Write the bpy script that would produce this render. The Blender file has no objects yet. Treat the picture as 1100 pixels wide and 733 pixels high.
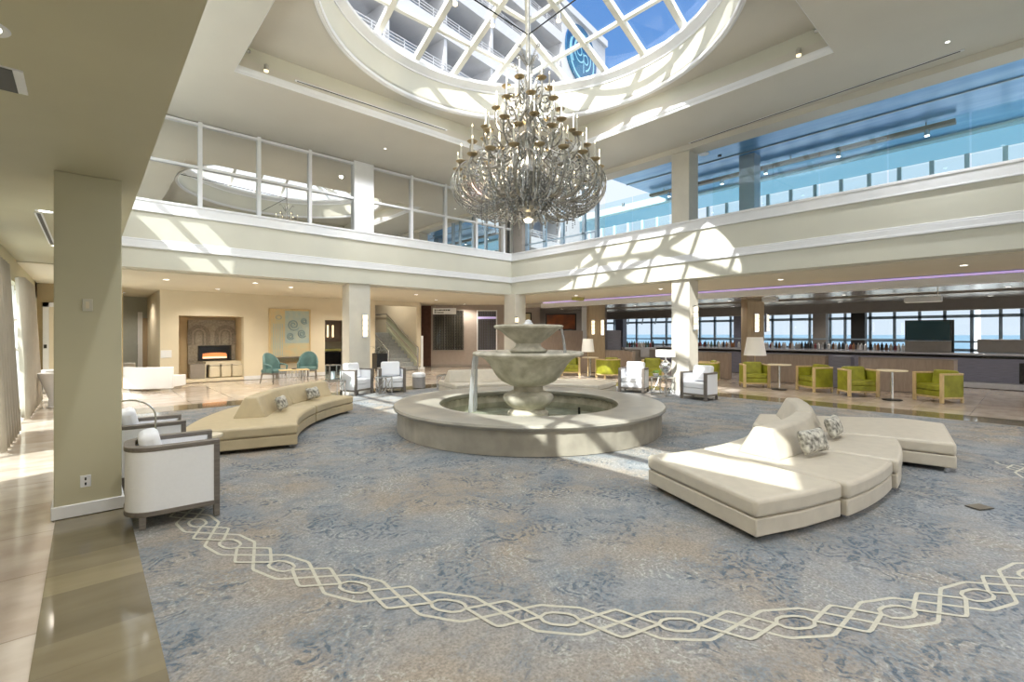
import bpy, math, random
from math import sin, cos, pi, radians, atan2, hypot, sqrt
random.seed(7)
S = bpy.context.scene
COL = S.collection
# ------------------------------------------------------------------ camera, sky, sun, exposure
YAW = 41.97
FW = (0.6687, 0.7435); RT = (0.7435, -0.6687); CAMH = 1.6; FPX = 508.0; HOR = 358.5
cd = bpy.data.cameras.new('camera'); cam = bpy.data.objects.new('camera', cd); COL.objects.link(cam)
cd.sensor_width = 36; cd.lens = FPX / 1100 * 36; cd.shift_y = -8 / 1100; cd.clip_start = 0.05; cd.clip_end = 6000
cam.location = (0, 0, CAMH); cam.rotation_euler = (pi / 2, 0, -radians(YAW))
S.camera = cam
S.view_settings.view_transform = 'Standard'; S.view_settings.look = 'None'
S.view_settings.exposure = 0.06; S.view_settings.gamma = 1; S.view_settings.use_curve_mapping = False
S.cycles.max_bounces = 9; S.cycles.diffuse_bounces = 5; S.cycles.glossy_bounces = 4; S.cycles.transmission_bounces = 6
S.cycles.transparent_max_bounces = 24; S.cycles.caustics_reflective = False; S.cycles.caustics_refractive = False
S.cycles.sample_clamp_indirect = 4; S.cycles.use_denoising = True; S.cycles.blur_glossy = 0.8
SUND = (0.93, 0.37, -1.0)
W = bpy.data.worlds.new('sky'); S.world = W; W.use_nodes = True
n = W.node_tree.nodes; l = W.node_tree.links; n.clear()
wo = n.new('ShaderNodeOutputWorld'); bg = n.new('ShaderNodeBackground'); l.new(bg.outputs[0], wo.inputs[0])
tc = n.new('ShaderNodeTexCoord'); sx = n.new('ShaderNodeSeparateXYZ'); l.new(tc.outputs['Generated'], sx.inputs[0])
rp = n.new('ShaderNodeValToRGB'); l.new(sx.outputs['Z'], rp.inputs[0])
el = rp.color_ramp.elements
el[0].position = 0.0; el[0].color = (0.86, 0.94, 1.04, 1); el[1].position = 0.75; el[1].color = (0.12, 0.29, 0.70, 1)
e = el.new(0.32); e.color = (0.84, 0.94, 1.08, 1); e = el.new(0.47); e.color = (0.155, 0.36, 0.76, 1)
# the half of the sky around the sun is much brighter and whiter
dt = n.new('ShaderNodeVectorMath'); dt.operation = 'DOT_PRODUCT'; l.new(tc.outputs['Generated'], dt.inputs[0])
ln = sqrt(sum(c * c for c in SUND)); dt.inputs[1].default_value = tuple(-c / ln for c in SUND)
mr = n.new('ShaderNodeMapRange'); mr.inputs[1].default_value = -0.15; mr.inputs[2].default_value = 0.95; mr.inputs[3].default_value = 0; mr.inputs[4].default_value = 1
l.new(dt.outputs['Value'], mr.inputs[0])
mx = n.new('ShaderNodeMixRGB'); l.new(mr.outputs[0], mx.inputs[0]); l.new(rp.outputs[0], mx.inputs[1]); mx.inputs[2].default_value = (3.0, 3.05, 3.1, 1)
l.new(mx.outputs[0], bg.inputs[0]); bg.inputs[1].default_value = 1.0
sl = bpy.data.lights.new('sun', 'SUN'); sl.energy = 9.5; sl.angle = radians(0.6); sl.color = (1, 0.96, 0.88)
so = bpy.data.objects.new('sun', sl); COL.objects.link(so); so.location = (-20, -8, 25)
import mathutils
so.rotation_euler = mathutils.Vector(SUND).to_track_quat('-Z', 'Y').to_euler()

# ------------------------------------------------------------------ helpers
def at(px, py, **k):
    """a pixel of the photograph -> the world point on plane x=, y=, z= or at depth t="""
    a = (px - 550) / FPX; b = (HOR - py) / FPX
    v = (FW[0] + a * RT[0], FW[1] + a * RT[1], b)
    if 'x' in k: t = k['x'] / v[0]
    elif 'y' in k: t = k['y'] / v[1]
    elif 'z' in k: t = (k['z'] - CAMH) / v[2]
    else: t = k['t']
    return (v[0] * t, v[1] * t, CAMH + v[2] * t)
class MB:
    def __init__(s): s.v = []; s.f = []
    def add(s, vs, fs):
        o = len(s.v); s.v += [tuple(p) for p in vs]; s.f += [tuple(i + o for i in f) for f in fs]; return s
    def box(s, x0, x1, y0, y1, z0, z1):
        x0, x1 = min(x0, x1), max(x0, x1); y0, y1 = min(y0, y1), max(y0, y1); z0, z1 = min(z0, z1), max(z0, z1)
        return s.add([(x0,y0,z0),(x1,y0,z0),(x1,y1,z0),(x0,y1,z0),(x0,y0,z1),(x1,y0,z1),(x1,y1,z1),(x0,y1,z1)],
                     [(0,3,2,1),(4,5,6,7),(0,1,5,4),(1,2,6,5),(2,3,7,6),(3,0,4,7)])
    def prism(s, poly, z0, z1):
        n_ = len(poly)
        a = sum(poly[i][0]*poly[(i+1)%n_][1]-poly[(i+1)%n_][0]*poly[i][1] for i in range(n_))
        if a < 0: poly = poly[::-1]
        vs = [(p[0],p[1],z0) for p in poly] + [(p[0],p[1],z1) for p in poly]
        return s.add(vs, [tuple(range(n_))[::-1], tuple(range(n_, 2*n_))] + [(i,(i+1)%n_,(i+1)%n_+n_,i+n_) for i in range(n_)])
    def strip(s, outer, inner, z0, z1):
        """solid ribbon between two open outlines of equal length"""
        n_ = len(outer); vs = []
        for a, b in zip(outer, inner): vs += [(a[0],a[1],z0),(b[0],b[1],z0),(b[0],b[1],z1),(a[0],a[1],z1)]
        fs = [(0,1,2,3), tuple((n_-1)*4+i for i in (3,2,1,0))]
        for i in range(n_-1):
            o = i*4; p = o+4
            fs += [(o,p,p+1,o+1),(o+1,p+1,p+2,o+2),(o+2,p+2,p+3,o+3),(o+3,p+3,p,o)]
        return s.add(vs, fs)
    def lathe(s, prof, seg=32, c=(0,0), a0=0, a1=2*pi, rad=None):
        full = abs(a1-a0-2*pi) < 1e-6; m = seg if full else seg+1; vs = []; k = len(prof)
        for i in range(m):
            a = a0+(a1-a0)*i/seg
            for j, (r, z) in enumerate(prof):
                rr = rad(r, z, a) if rad else r
                vs.append((c[0]+rr*cos(a), c[1]+rr*sin(a), z))
        fs = []
        for i in range(seg):
            p = (i+1) % m
            for j in range(k-1): fs.append((i*k+j, p*k+j, p*k+j+1, i*k+j+1))
        return s.add(vs, fs)
    def cyl(s, x, y, z0, z1, r, r2=None, seg=16):
        r2 = r if r2 is None else r2
        vs = [(x+r*cos(2*pi*i/seg), y+r*sin(2*pi*i/seg), z0) for i in range(seg)] + [(x+r2*cos(2*pi*i/seg), y+r2*sin(2*pi*i/seg), z1) for i in range(seg)]
        return s.add(vs, [tuple(range(seg))[::-1], tuple(range(seg,2*seg))] + [(i,(i+1)%seg,(i+1)%seg+seg,i+seg) for i in range(seg)])
    def tube(s, pts, r, seg=8, closed=False):
        V = mathutils.Vector; P = [V(p) for p in pts]; n_ = len(P); vs = []; up = None
        for i, p in enumerate(P):
            d = (P[min(i+1,n_-1)] - P[max(i-1,0)]) if not closed else (P[(i+1)%n_]-P[i-1])
            if d.length < 1e-9: d = V((0,0,1))
            d.normalize()
            if up is None:
                up = V((0,0,1)) if abs(d.z) < 0.9 else V((1,0,0))
            u = d.cross(up)
            if u.length < 1e-6: u = d.orthogonal()
            u.normalize(); w_ = u.cross(d).normalized(); up = w_
            rr = r[i] if isinstance(r, (list, tuple)) else r
            for k in range(seg):
                a = 2*pi*k/seg; vs.append(tuple(p + u*(rr*cos(a)) + w_*(rr*sin(a))))
        fs = []
        m = n_ if closed else n_-1
        for i in range(m):
            o = i*seg; q = ((i+1) % n_)*seg
            for k in range(seg): fs.append((o+k, o+(k+1)%seg, q+(k+1)%seg, q+k))
        if not closed: fs += [tuple(range(seg))[::-1], tuple((n_-1)*seg+k for k in range(seg))]
        return s.add(vs, fs)
    def bar(s, a, b, w, h, up=(0,0,1)):
        """box beam from a to b, w wide, h high"""
        V = mathutils.Vector; A, B = V(a), V(b); d = (B-A).normalized(); u = d.cross(V(up)).normalized(); q = u.cross(d).normalized()
        vs = []
        for p in (A, B):
            for i, j in ((-1,-1),(1,-1),(1,1),(-1,1)): vs.append(tuple(p + u*(i*w/2) + q*(j*h/2)))
        return s.add(vs, [(0,1,2,3),(7,6,5,4),(0,4,5,1),(1,5,6,2),(2,6,7,3),(3,7,4,0)])
    def sphere(s, x, y, z, r, seg=12, rings=8, sz=1.0):
        return s.lathe([(max(1e-4, r*sin(pi*j/rings)), z - r*sz*cos(pi*j/rings)) for j in range(rings+1)], seg, (x,y))
    def build(s, name, m=None, parent=None, bevel=0, smooth=False, seg=2, sub=0):
        me = bpy.data.meshes.new(name); me.from_pydata(s.v, [], s.f); me.validate(); me.update()
        import bmesh
        bm = bmesh.new(); bm.from_mesh(me); bmesh.ops.recalc_face_normals(bm, faces=bm.faces); bm.to_mesh(me); bm.free()
        if m: me.materials.append(m)
        o = bpy.data.objects.new(name, me); COL.objects.link(o); o.parent = parent
        if bevel:
            b = o.modifiers.new('bevel', 'BEVEL'); b.width = bevel; b.segments = seg; b.limit_method = 'ANGLE'; b.angle_limit = radians(40)
            smooth = True
        if sub:
            q = o.modifiers.new('sub', 'SUBSURF'); q.levels = q.render_levels = sub
        if smooth:
            for p in me.polygons: p.use_smooth = True
            if not sub: me.set_sharp_from_angle(angle=radians(42))
        return o
def tag(o, label, cat, group=None):
    o['label'] = label; o['category'] = cat
    if group: o['group'] = group
    return o
def struct(o): o['kind'] = 'structure'; return o
def thing(name, label, cat, loc=(0,0,0), rot=0, group=None):
    o = bpy.data.objects.new(name, None); COL.objects.link(o); o.location = loc; o.rotation_euler = (0,0,rot); o.empty_display_size = 0.1
    return tag(o, label, cat, group)
KIDS = {}
def copy_tree(o, loc, rot, label, group=None):
    kids = {}
    for q in bpy.data.objects:
        if q.parent: kids.setdefault(q.parent, []).append(q)
    def rec(a, par):
        c = a.copy(); COL.objects.link(c); c.parent = par
        for k in kids.get(a, []): rec(k, c)
        return c
    r = rec(o, None); r.location = loc; r.rotation_euler = (0,0,rot); r['label'] = label
    if group: r['group'] = group
    return r

# ------------------------------------------------------------------ materials
def mat(name, col, rough=0.6, metal=0, var=0.0, scale=6, bump=0.0, col2=None, emit=None, es=0, spec=0.5, coat=0, stretch=None):
    m = bpy.data.materials.new(name); m.use_nodes = True; N = m.node_tree.nodes; L = m.node_tree.links
    b = N['Principled BSDF']; b.inputs['Roughness'].default_value = rough; b.inputs['Metallic'].default_value = metal
    b.inputs['Specular IOR Level'].default_value = spec; b.inputs['Coat Weight'].default_value = coat
    c1 = (*col, 1)
    t = N.new('ShaderNodeTexCoord'); mp = N.new('ShaderNodeMapping'); L.new(t.outputs['Object'], mp.inputs[0])
    if stretch: mp.inputs['Scale'].default_value = stretch
    nz = N.new('ShaderNodeTexNoise'); nz.inputs['Scale'].default_value = scale; nz.inputs['Detail'].default_value = 5; L.new(mp.outputs[0], nz.inputs['Vector'])
    c2 = (*col2, 1) if col2 else (*[max(0, c*(1-var)) for c in col], 1)
    mxx = N.new('ShaderNodeMixRGB'); mxx.inputs[1].default_value = c1; mxx.inputs[2].default_value = c2
    r = N.new('ShaderNodeMapRange'); r.inputs[1].default_value = 0.35; r.inputs[2].default_value = 0.65; L.new(nz.outputs[0], r.inputs[0]); L.new(r.outputs[0], mxx.inputs[0])
    L.new(mxx.outputs[0], b.inputs['Base Color'])
    if bump:
        bp = N.new('ShaderNodeBump'); bp.inputs['Strength'].default_value = bump; bp.inputs['Distance'].default_value = 0.01; L.new(nz.outputs[0], bp.inputs['Height']); L.new(bp.outputs[0], b.inputs['Normal'])
    if emit: b.inputs['Emission Color'].default_value = (*emit, 1); b.inputs['Emission Strength'].default_value = es
    return m
def glass_mat(name, tint=(0.93,0.97,0.98), gl=0.07, rough=0.0):
    m = bpy.data.materials.new(name); m.use_nodes = True; N = m.node_tree.nodes; L = m.node_tree.links; N.clear()
    o = N.new('ShaderNodeOutputMaterial'); mi = N.new('ShaderNodeMixShader'); t = N.new('ShaderNodeBsdfTransparent'); g = N.new('ShaderNodeBsdfGlossy')
    t.inputs[0].default_value = (*tint, 1); g.inputs['Roughness'].default_value = rough; mi.inputs[0].default_value = gl
    L.new(t.outputs[0], mi.inputs[1]); L.new(g.outputs[0], mi.inputs[2]); L.new(mi.outputs[0], o.inputs[0])
    return m
M = {}
M['wall'] = mat('cream_paint', (0.62,0.59,0.50), 0.6, var=0.05, scale=1.5)
M['wallk'] = mat('khaki_paint', (0.55,0.52,0.37), 0.6, var=0.06, scale=1.2)
M['fascia'] = mat('fascia_paint', (0.66,0.65,0.56), 0.6, var=0.04, scale=1.5)
M['ceil'] = mat('ceiling_paint', (0.66,0.63,0.56), 0.7, var=0.05, scale=0.8)
M['ceillow'] = mat('low_ceiling_paint', (0.74,0.69,0.56), 0.7, var=0.04, scale=0.8)
M['white'] = mat('white_trim', (0.82,0.83,0.85), 0.45, var=0.03)
M['warmwhite'] = mat('warm_wall', (0.74,0.66,0.50), 0.6, var=0.05, scale=1.5)
M['colm'] = mat('column_paint', (0.66,0.63,0.55), 0.55, var=0.04)
M['darkmarble'] = mat('olive_marble', (0.19,0.16,0.10), 0.08, col2=(0.27,0.235,0.16), scale=1.6, stretch=(0.3,2.2,1), spec=0.6)
M['stone'] = mat('cast_stone', (0.68,0.63,0.53), 0.75, col2=(0.44,0.40,0.31), scale=5, bump=0.15)
M['rimstone'] = mat('fountain_marble', (0.42,0.39,0.33), 0.3, col2=(0.33,0.31,0.27), scale=2.5)
M['panelstone'] = mat('fountain_side_stone', (0.44,0.40,0.33), 0.45, col2=(0.32,0.29,0.24), scale=3)
M['leather'] = mat('beige_leather', (0.56,0.46,0.29), 0.42, var=0.08, scale=9, bump=0.08)
M['leather2'] = mat('cream_leather', (0.60,0.54,0.44), 0.40, var=0.08, scale=9, bump=0.08)
M['whitefab'] = mat('white_fabric', (0.90,0.91,0.94), 0.8, var=0.02, scale=40, bump=0.05)
M['greywood'] = mat('grey_brown_wood', (0.20,0.175,0.15), 0.45, var=0.25, scale=5, stretch=(1,12,12))
M['greenfab'] = mat('lime_leather', (0.34,0.35,0.03), 0.5, var=0.3, scale=6)
M['greenpale'] = mat('pale_lime_fabric', (0.62,0.60,0.20), 0.6, var=0.1, scale=6)
M['lightwood'] = mat('light_oak', (0.68,0.52,0.28), 0.5, var=0.2, scale=5, stretch=(12,12,1))
M['brownwood'] = mat('brown_laminate', (0.40,0.32,0.27), 0.4, var=0.15, scale=3, stretch=(6,6,1))
M['colwood'] = mat('tan_wood_veneer', (0.44,0.34,0.22), 0.5, var=0.15, scale=3, stretch=(8,8,0.6))
M['bluegrey'] = mat('blue_grey_panel', (0.21,0.21,0.27), 0.4, var=0.2, scale=4, stretch=(1,1,14))
M['taupe'] = mat('taupe_panel', (0.30,0.27,0.24), 0.5, var=0.08)
M['countertop'] = mat('grey_countertop', (0.52,0.52,0.55), 0.15, var=0.1)
M['silver'] = mat('silver_ceiling_panel', (0.72,0.71,0.70), 0.22, metal=0.6, var=0.12, scale=1.0)
M['skyceil'] = mat('sky_reflection_ceiling', (0.12,0.33,0.62), 0.3, metal=0.35, col2=(0.24,0.47,0.72), scale=1.2, stretch=(3,0.6,1))  # sky reflected in the metal is put into this blue colour
M['mirror'] = mat('reflective_pane', (0.80,0.79,0.76), 0.012, metal=1.0)
M['frame'] = mat('white_aluminium', (0.78,0.77,0.70), 0.4, var=0.04)
M['bluefr'] = mat('blue_grey_aluminium', (0.33,0.42,0.50), 0.35, metal=0.3)
M['spandrel'] = mat('pale_blue_spandrel', (0.50,0.68,0.76), 0.3)
M['dark'] = mat('dark_opening', (0.02,0.018,0.016), 0.5)
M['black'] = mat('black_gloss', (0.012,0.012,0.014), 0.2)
M['chrome'] = mat('polished_steel', (0.72,0.72,0.72), 0.15, metal=1)
M['chand'] = mat('antiqued_silver', (0.46,0.44,0.39), 0.3, metal=0.8, var=0.45, scale=14)
M['pan'] = mat('gilt_drip_pan', (0.48,0.38,0.22), 0.35, metal=0.7, var=0.2)
M['candle'] = mat('candle_sleeve', (0.74,0.70,0.60), 0.5)
M['bulb'] = mat('glowing_bulb', (1,0.9,0.7), 0.4, emit=(1,0.82,0.5), es=5)
M['lampglow'] = mat('lit_diffuser', (1,0.95,0.85), 0.4, emit=(1,0.80,0.48), es=1.5)
M['downglow'] = mat('downlight_lens', (1,1,0.95), 0.4, emit=(1,0.95,0.85), es=6)
M['purple'] = mat('purple_led', (0.75,0.62,0.92), 0.4, emit=(0.66,0.50,0.95), es=0.45)
M['fire'] = mat('flames', (1,0.4,0.1), 0.5, emit=(0.8,0.30,0.14), es=0.55)
M['fire2'] = mat('flame_tips', (1,0.8,0.6), 0.5, emit=(1,0.62,0.38), es=1.4)
M['shade'] = mat('white_lamp_shade', (0.88,0.87,0.83), 0.8, emit=(1,0.95,0.85), es=0.15)
M['greyfab'] = mat('grey_fabric', (0.34,0.33,0.33), 0.8, var=0.1)
M['teal'] = mat('teal_leather', (0.11,0.21,0.21), 0.5, var=0.2, scale=6)
M['tv'] = mat('tv_screen', (0.015,0.045,0.055), 0.1, emit=(0.02,0.07,0.09), es=0.1)
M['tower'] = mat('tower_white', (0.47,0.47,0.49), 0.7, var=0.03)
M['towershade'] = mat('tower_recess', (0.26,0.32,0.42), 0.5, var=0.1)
M['logo1'] = mat('sign_blue', (0.012,0.06,0.17), 0.5, col2=(0.02,0.11,0.20), scale=0.25, spec=0.1)
M['logo2'] = mat('sign_pale_blue', (0.22,0.46,0.58), 0.5, spec=0.1)
M['sea'] = mat('sea_water', (0.10,0.19,0.26), 0.4, var=0.2, scale=0.02)
M['sand'] = mat('sand_and_deck', (0.50,0.46,0.38), 0.8, var=0.25, scale=0.1)
M['curtain'] = mat('grey_curtain', (0.50,0.46,0.39), 0.9, var=0.08, scale=3)
M['pillow'] = mat('patterned_pillow', (0.70,0.67,0.58), 0.8, col2=(0.13,0.12,0.10), scale=22)
M['leaf'] = mat('green_leaves', (0.10,0.25,0.05), 0.5, var=0.4, scale=9)
M['darkleaf'] = mat('dark_leaves', (0.03,0.035,0.02), 0.5, var=0.4, scale=9)
M['mosaic'] = mat('mosaic_tile', (0.44,0.39,0.31), 0.45, col2=(0.28,0.25,0.20), scale=26)
M['mosaicd'] = mat('dark_mosaic_tile', (0.17,0.15,0.12), 0.45, col2=(0.32,0.28,0.23), scale=30)
M['tan'] = mat('painting_tan', (0.62,0.48,0.27), 0.7, col2=(0.52,0.50,0.33), scale=4)
M['artblue'] = mat('painting_pale_blue', (0.36,0.46,0.46), 0.7, col2=(0.46,0.50,0.42), scale=6)
M['artblue2'] = mat('painting_deeper_blue', (0.28,0.38,0.40), 0.7, var=0.2)
M['orange'] = mat('painting_rust', (0.32,0.09,0.02), 0.6, col2=(0.10,0.03,0.015), scale=2)
M['stair'] = mat('stair_carpet', (0.40,0.42,0.42), 0.9, var=0.25, scale=20)
M['glass'] = glass_mat('clear_glass')
M['thinglass'] = glass_mat('thin_glass', (0.9,0.92,0.92), 0.012)
M['tintglass'] = glass_mat('pale_blue_glass', (0.60,0.78,0.85), 0.03)
M['skyglass'] = glass_mat('skylight_glass', (0.93,0.96,1.0), 0.05)
M['railglass'] = glass_mat('balustrade_glass', (0.88,0.96,0.97), 0.035)
M['seaglass'] = glass_mat('tinted_glass', (0.93,0.97,0.99), 0.04)
M['rack'] = mat('rack_metal', (0.10,0.075,0.05), 0.5)
M['crystal'] = mat('crystal_beads', (0.56,0.56,0.55), 0.12, metal=0.7, var=0.45, scale=30)
M['greenglass'] = glass_mat('pool_water', (0.75,0.80,0.76), 0.18, 0.05)
M['stream'] = glass_mat('falling_water', (0.95,0.96,0.97), 0.42, 0.7)

# polished light marble tiles
def marble():
    m = mat('light_marble', (0.56,0.49,0.41), 0.10, col2=(0.70,0.64,0.56), scale=2.4, stretch=(1,1.6,1), spec=0.5); N = m.node_tree.nodes; L = m.node_tree.links; b = N['Principled BSDF']
    t = N.new('ShaderNodeTexCoord'); br = N.new('ShaderNodeTexBrick'); L.new(t.outputs['Object'], br.inputs['Vector'])
    br.offset = 0; br.inputs['Scale'].default_value = 1; br.inputs['Brick Width'].default_value = 0.9; br.inputs['Row Height'].default_value = 0.9; br.inputs['Mortar Size'].default_value = 0.006
    br.inputs['Color1'].default_value = (1,1,1,1); br.inputs['Color2'].default_value = (0.86,0.80,0.78,1); br.inputs['Mortar'].default_value = (0.62,0.58,0.54,1)
    mu = N.new('ShaderNodeMixRGB'); mu.blend_type = 'MULTIPLY'; mu.inputs[0].default_value = 1
    src = b.inputs['Base Color'].links[0].from_socket; L.new(src, mu.inputs[1]); L.new(br.outputs[0], mu.inputs[2]); L.new(mu.outputs[0], b.inputs['Base Color'])
    return m
M['marble'] = marble()
def banded():
    m = mat('olive_marble', (0.19,0.16,0.10), 0.08, col2=(0.23,0.195,0.125), scale=2.5, stretch=(0.6,2.2,1), spec=0.6); N = m.node_tree.nodes; L = m.node_tree.links; b = N['Principled BSDF']
    t = N.new('ShaderNodeTexCoord'); mq = N.new('ShaderNodeMapping'); mq.inputs['Location'].default_value = (20,0,0); L.new(t.outputs['Object'], mq.inputs[0]); br = N.new('ShaderNodeTexBrick'); L.new(mq.outputs[0], br.inputs['Vector'])
    br.offset = 0; br.inputs['Scale'].default_value = 1; br.inputs['Brick Width'].default_value = 60.0; br.inputs['Row Height'].default_value = 0.31; br.inputs['Mortar Size'].default_value = 0.002; br.inputs['Bias'].default_value = -0.1
    br.inputs['Color1'].default_value = (0.80,0.80,0.82,1); br.inputs['Color2'].default_value = (1.35,1.33,1.28,1); br.inputs['Mortar'].default_value = (0.8,0.8,0.8,1)
    mu = N.new('ShaderNodeMixRGB'); mu.blend_type = 'MULTIPLY'; mu.inputs[0].default_value = 1
    src = b.inputs['Base Color'].links[0].from_socket; L.new(src, mu.inputs[1]); L.new(br.outputs[0], mu.inputs[2]); L.new(mu.outputs[0], b.inputs['Base Color'])
    return m
M['darkmarble'] = banded()
def carpet_mat():
    m = bpy.data.materials.new('damask_carpet'); m.use_nodes = True; N = m.node_tree.nodes; L = m.node_tree.links; b = N['Principled BSDF']
    b.inputs['Roughness'].default_value = 0.95; b.inputs['Specular IOR Level'].default_value = 0.1
    t = N.new('ShaderNodeTexCoord')
    def noise(sc, det=4, dist=0.0, vec=None, rough=0.55):
        z = N.new('ShaderNodeTexNoise'); z.inputs['Scale'].default_value = sc; z.inputs['Detail'].default_value = det; z.inputs['Distortion'].default_value = dist; z.inputs['Roughness'].default_value = rough
        L.new(vec or t.outputs['Object'], z.inputs['Vector']); return z.outputs[0]
    def rng(src, a, bb):
        r = N.new('ShaderNodeMapRange'); r.inputs[1].default_value = a; r.inputs[2].default_value = bb; L.new(src, r.inputs[0]); return r.outputs[0]
    def mul(a, bb, op='MULTIPLY'):
        q = N.new('ShaderNodeMath'); q.operation = op; L.new(a, q.inputs[0])
        if isinstance(bb, float): q.inputs[1].default_value = bb
        else: L.new(bb, q.inputs[1])
        return q.outputs[0]
    def mix(f, a, bb):
        q = N.new('ShaderNodeMixRGB'); L.new(f, q.inputs[0])
        for i, c in ((1, a), (2, bb)):
            if isinstance(c, tuple): q.inputs[i].default_value = (*c, 1)
            else: L.new(c, q.inputs[i])
        return q.outputs[0]
    fine = noise(70, 3); med = noise(17, 5, 1.5)
    wv = N.new('ShaderNodeMixRGB'); wv.blend_type = 'ADD'; wv.inputs[0].default_value = 0.28; L.new(t.outputs['Object'], wv.inputs[1])
    nc = N.new('ShaderNodeTexNoise'); nc.inputs['Scale'].default_value = 4.2; nc.inputs['Detail'].default_value = 3; L.new(t.outputs['Object'], nc.inputs['Vector']); L.new(nc.outputs[1], wv.inputs[2])
    def petals(sc, freq, lo, hi):
        vo = N.new('ShaderNodeTexVoronoi'); vo.inputs['Scale'].default_value = sc; L.new(wv.outputs[0], vo.inputs['Vector'])
        q = mul(vo.outputs['Distance'], freq); s_ = N.new('ShaderNodeMath'); s_.operation = 'SINE'; L.new(q, s_.inputs[0]); return rng(s_.outputs[0], lo, hi)
    base = mix(rng(noise(0.9, 5, 0.5), 0.38, 0.60), (0.325,0.285,0.24), (0.285,0.295,0.305))
    scroll = mul(mul(petals(3.1, 46.0, 0.35, 0.8), rng(noise(1.6, 2), 0.46, 0.58)), rng(fine, 0.42, 0.55))
    leaf = mul(petals(3.6, 34.0, -0.3, 0.5), rng(mul(fine, med, 'ADD'), 0.84, 1.10))
    blue = mul(rng(noise(1.9, 6, 1.0, rough=0.66), 0.46, 0.58), rng(mul(fine, med, 'ADD'), 0.82, 1.10))
    dark = mul(rng(noise(2.0, 6, 1.0, rough=0.66), 0.49, 0.57), leaf)
    c = mix(mul(scroll, 0.6), base, (0.46,0.47,0.44))
    c = mix(mul(blue, 0.75), c, (0.165,0.20,0.235))
    c = mix(mul(dark, 0.85), c, (0.075,0.105,0.145))
    sp = N.new('ShaderNodeMixRGB'); sp.blend_type = 'MULTIPLY'; sp.inputs[0].default_value = 0.5; L.new(c, sp.inputs[1])
    g = N.new('ShaderNodeValToRGB'); g.color_ramp.elements[0].color = (0.45,0.45,0.45,1); g.color_ramp.elements[0].position = 0.3; g.color_ramp.elements[1].position = 0.7; g.color_ramp.elements[1].color = (1.5,1.5,1.5,1)
    L.new(fine, g.inputs[0]); L.new(g.outputs[0], sp.inputs[2]); L.new(sp.outputs[0], b.inputs['Base Color'])
    bp = N.new('ShaderNodeBump'); bp.inputs['Strength'].default_value = 0.35; bp.inputs['Distance'].default_value = 0.01; L.new(fine, bp.inputs['Height']); L.new(bp.outputs[0], b.inputs['Normal'])
    return m
M['carpet'] = carpet_mat()
M['lattice'] = mat('cream_carpet_inlay', (0.56,0.54,0.45), 0.95, var=0.12, scale=60)

# ------------------------------------------------------------------ dimensions of the hall
XC, XB, YA, YD = 0.378, 11.4, 12.7, -0.7
ZL, ZLED, ZC = 3.0, 4.47, 6.43
CX, CY = 5.82, 6.04
TX0, TX1, TY0, TY1 = 2.02, 9.55, 2.34, 9.91
ZT, ZDR = 6.98, 7.6
YF = 18.3                       # fireplace wall
# ---- floor, dark marble border, carpet
struct(MB().box(-1.3, 25.6, -14, 27, -0.3, -0.012).build('floor', M['marble']))
CY0, CY1, CX0, CX1 = -9.5, 12.0, 0.285, 12.05
for i, (a, b_, c_, d_) in enumerate([(-0.2, CX0, CY0-0.8, CY1+0.85), (CX1, CX1+0.78, CY0-0.8, CY1+0.85), (CX0, CX1, CY1, CY1+0.85), (CX0, CX1, CY0-0.8, CY0)]):
    struct(MB().box(a, b_, c_, d_, -0.012, -0.004).build('trim_%d' % (i+1), M['darkmarble']))
carpet = tag(MB().box(CX0, CX1, CY0, CY1, -0.012, -0.008).build('carpet', M['carpet']), 'large blue grey and beige damask patterned carpet covering the middle of the lobby floor', 'carpet')
# cream lattice band woven in the carpet, a ring of radius 5.65
lat = MB(); bc = (6.29, 5.416); br_ = 5.63; NP = 54; hw = 0.125
def ribbon(mb, pts, w, z):
    """one mitred flat strip along a polyline"""
    n_ = len(pts); vs = []
    for i in range(n_):
        a = pts[max(0, i-1)]; b = pts[min(n_-1, i+1)]; d = hypot(b[0]-a[0], b[1]-a[1]); nx, ny = -(b[1]-a[1])/d*w/2, (b[0]-a[0])/d*w/2
        vs += [(pts[i][0]+nx, pts[i][1]+ny, z), (pts[i][0]-nx, pts[i][1]-ny, z)]
    mb.add(vs, [(2*i, 2*i+1, 2*i+3, 2*i+2) for i in range(n_-1)])
def lp(u, v):
    a = 2*pi*u/NP; r = br_+v*hw; return (bc[0]+r*cos(a), bc[1]+r*sin(a))
UNIT = [[(0,1),(.17,1),(.21,.93),(.79,-.93),(.83,-1),(1,-1)], [(0,-1),(.17,-1),(.21,-.93),(.79,.93),(.83,1),(1,1)],
        [(-.17,0),(-.13,.30),(-.06,.44),(.06,.44),(.13,.30),(.17,0),(.46,-.92),(.5,-1),(.54,-.92),(.83,0)],
        [(-.17,0),(-.13,-.30),(-.06,-.44),(.06,-.44),(.13,-.30),(.17,0),(.46,.92),(.5,1),(.54,.92),(.83,0)]]
for k in range(NP):
    x_, y_ = lp(k, 0)
    if not (CX0+0.35 < x_ < CX1-0.35 and y_ < CY1-0.35) or k/NP*360 > 292 or k/NP*360 < 158: continue
    for i_, pl in enumerate(UNIT): ribbon(lat, [lp(k+u, v) for u, v in pl], 0.021, -0.0068+0.0011*i_+0.00055*(k % 2))
lat.build('lattice_band', M['lattice'], carpet)
tag(MB().box(-0.09, 0.09, -0.06, 0.06, 0, 0.006).build('floor_outlet_cover', mat('outlet_brown', (0.13,0.11,0.08), 0.5)), 'small brown rectangular floor box cover set in the carpet at right', 'floor outlet')
bpy.data.objects['floor_outlet_cover'].location = at(1052, 545, z=0); bpy.data.objects['floor_outlet_cover'].rotation_euler = (0,0,-0.5)

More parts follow.
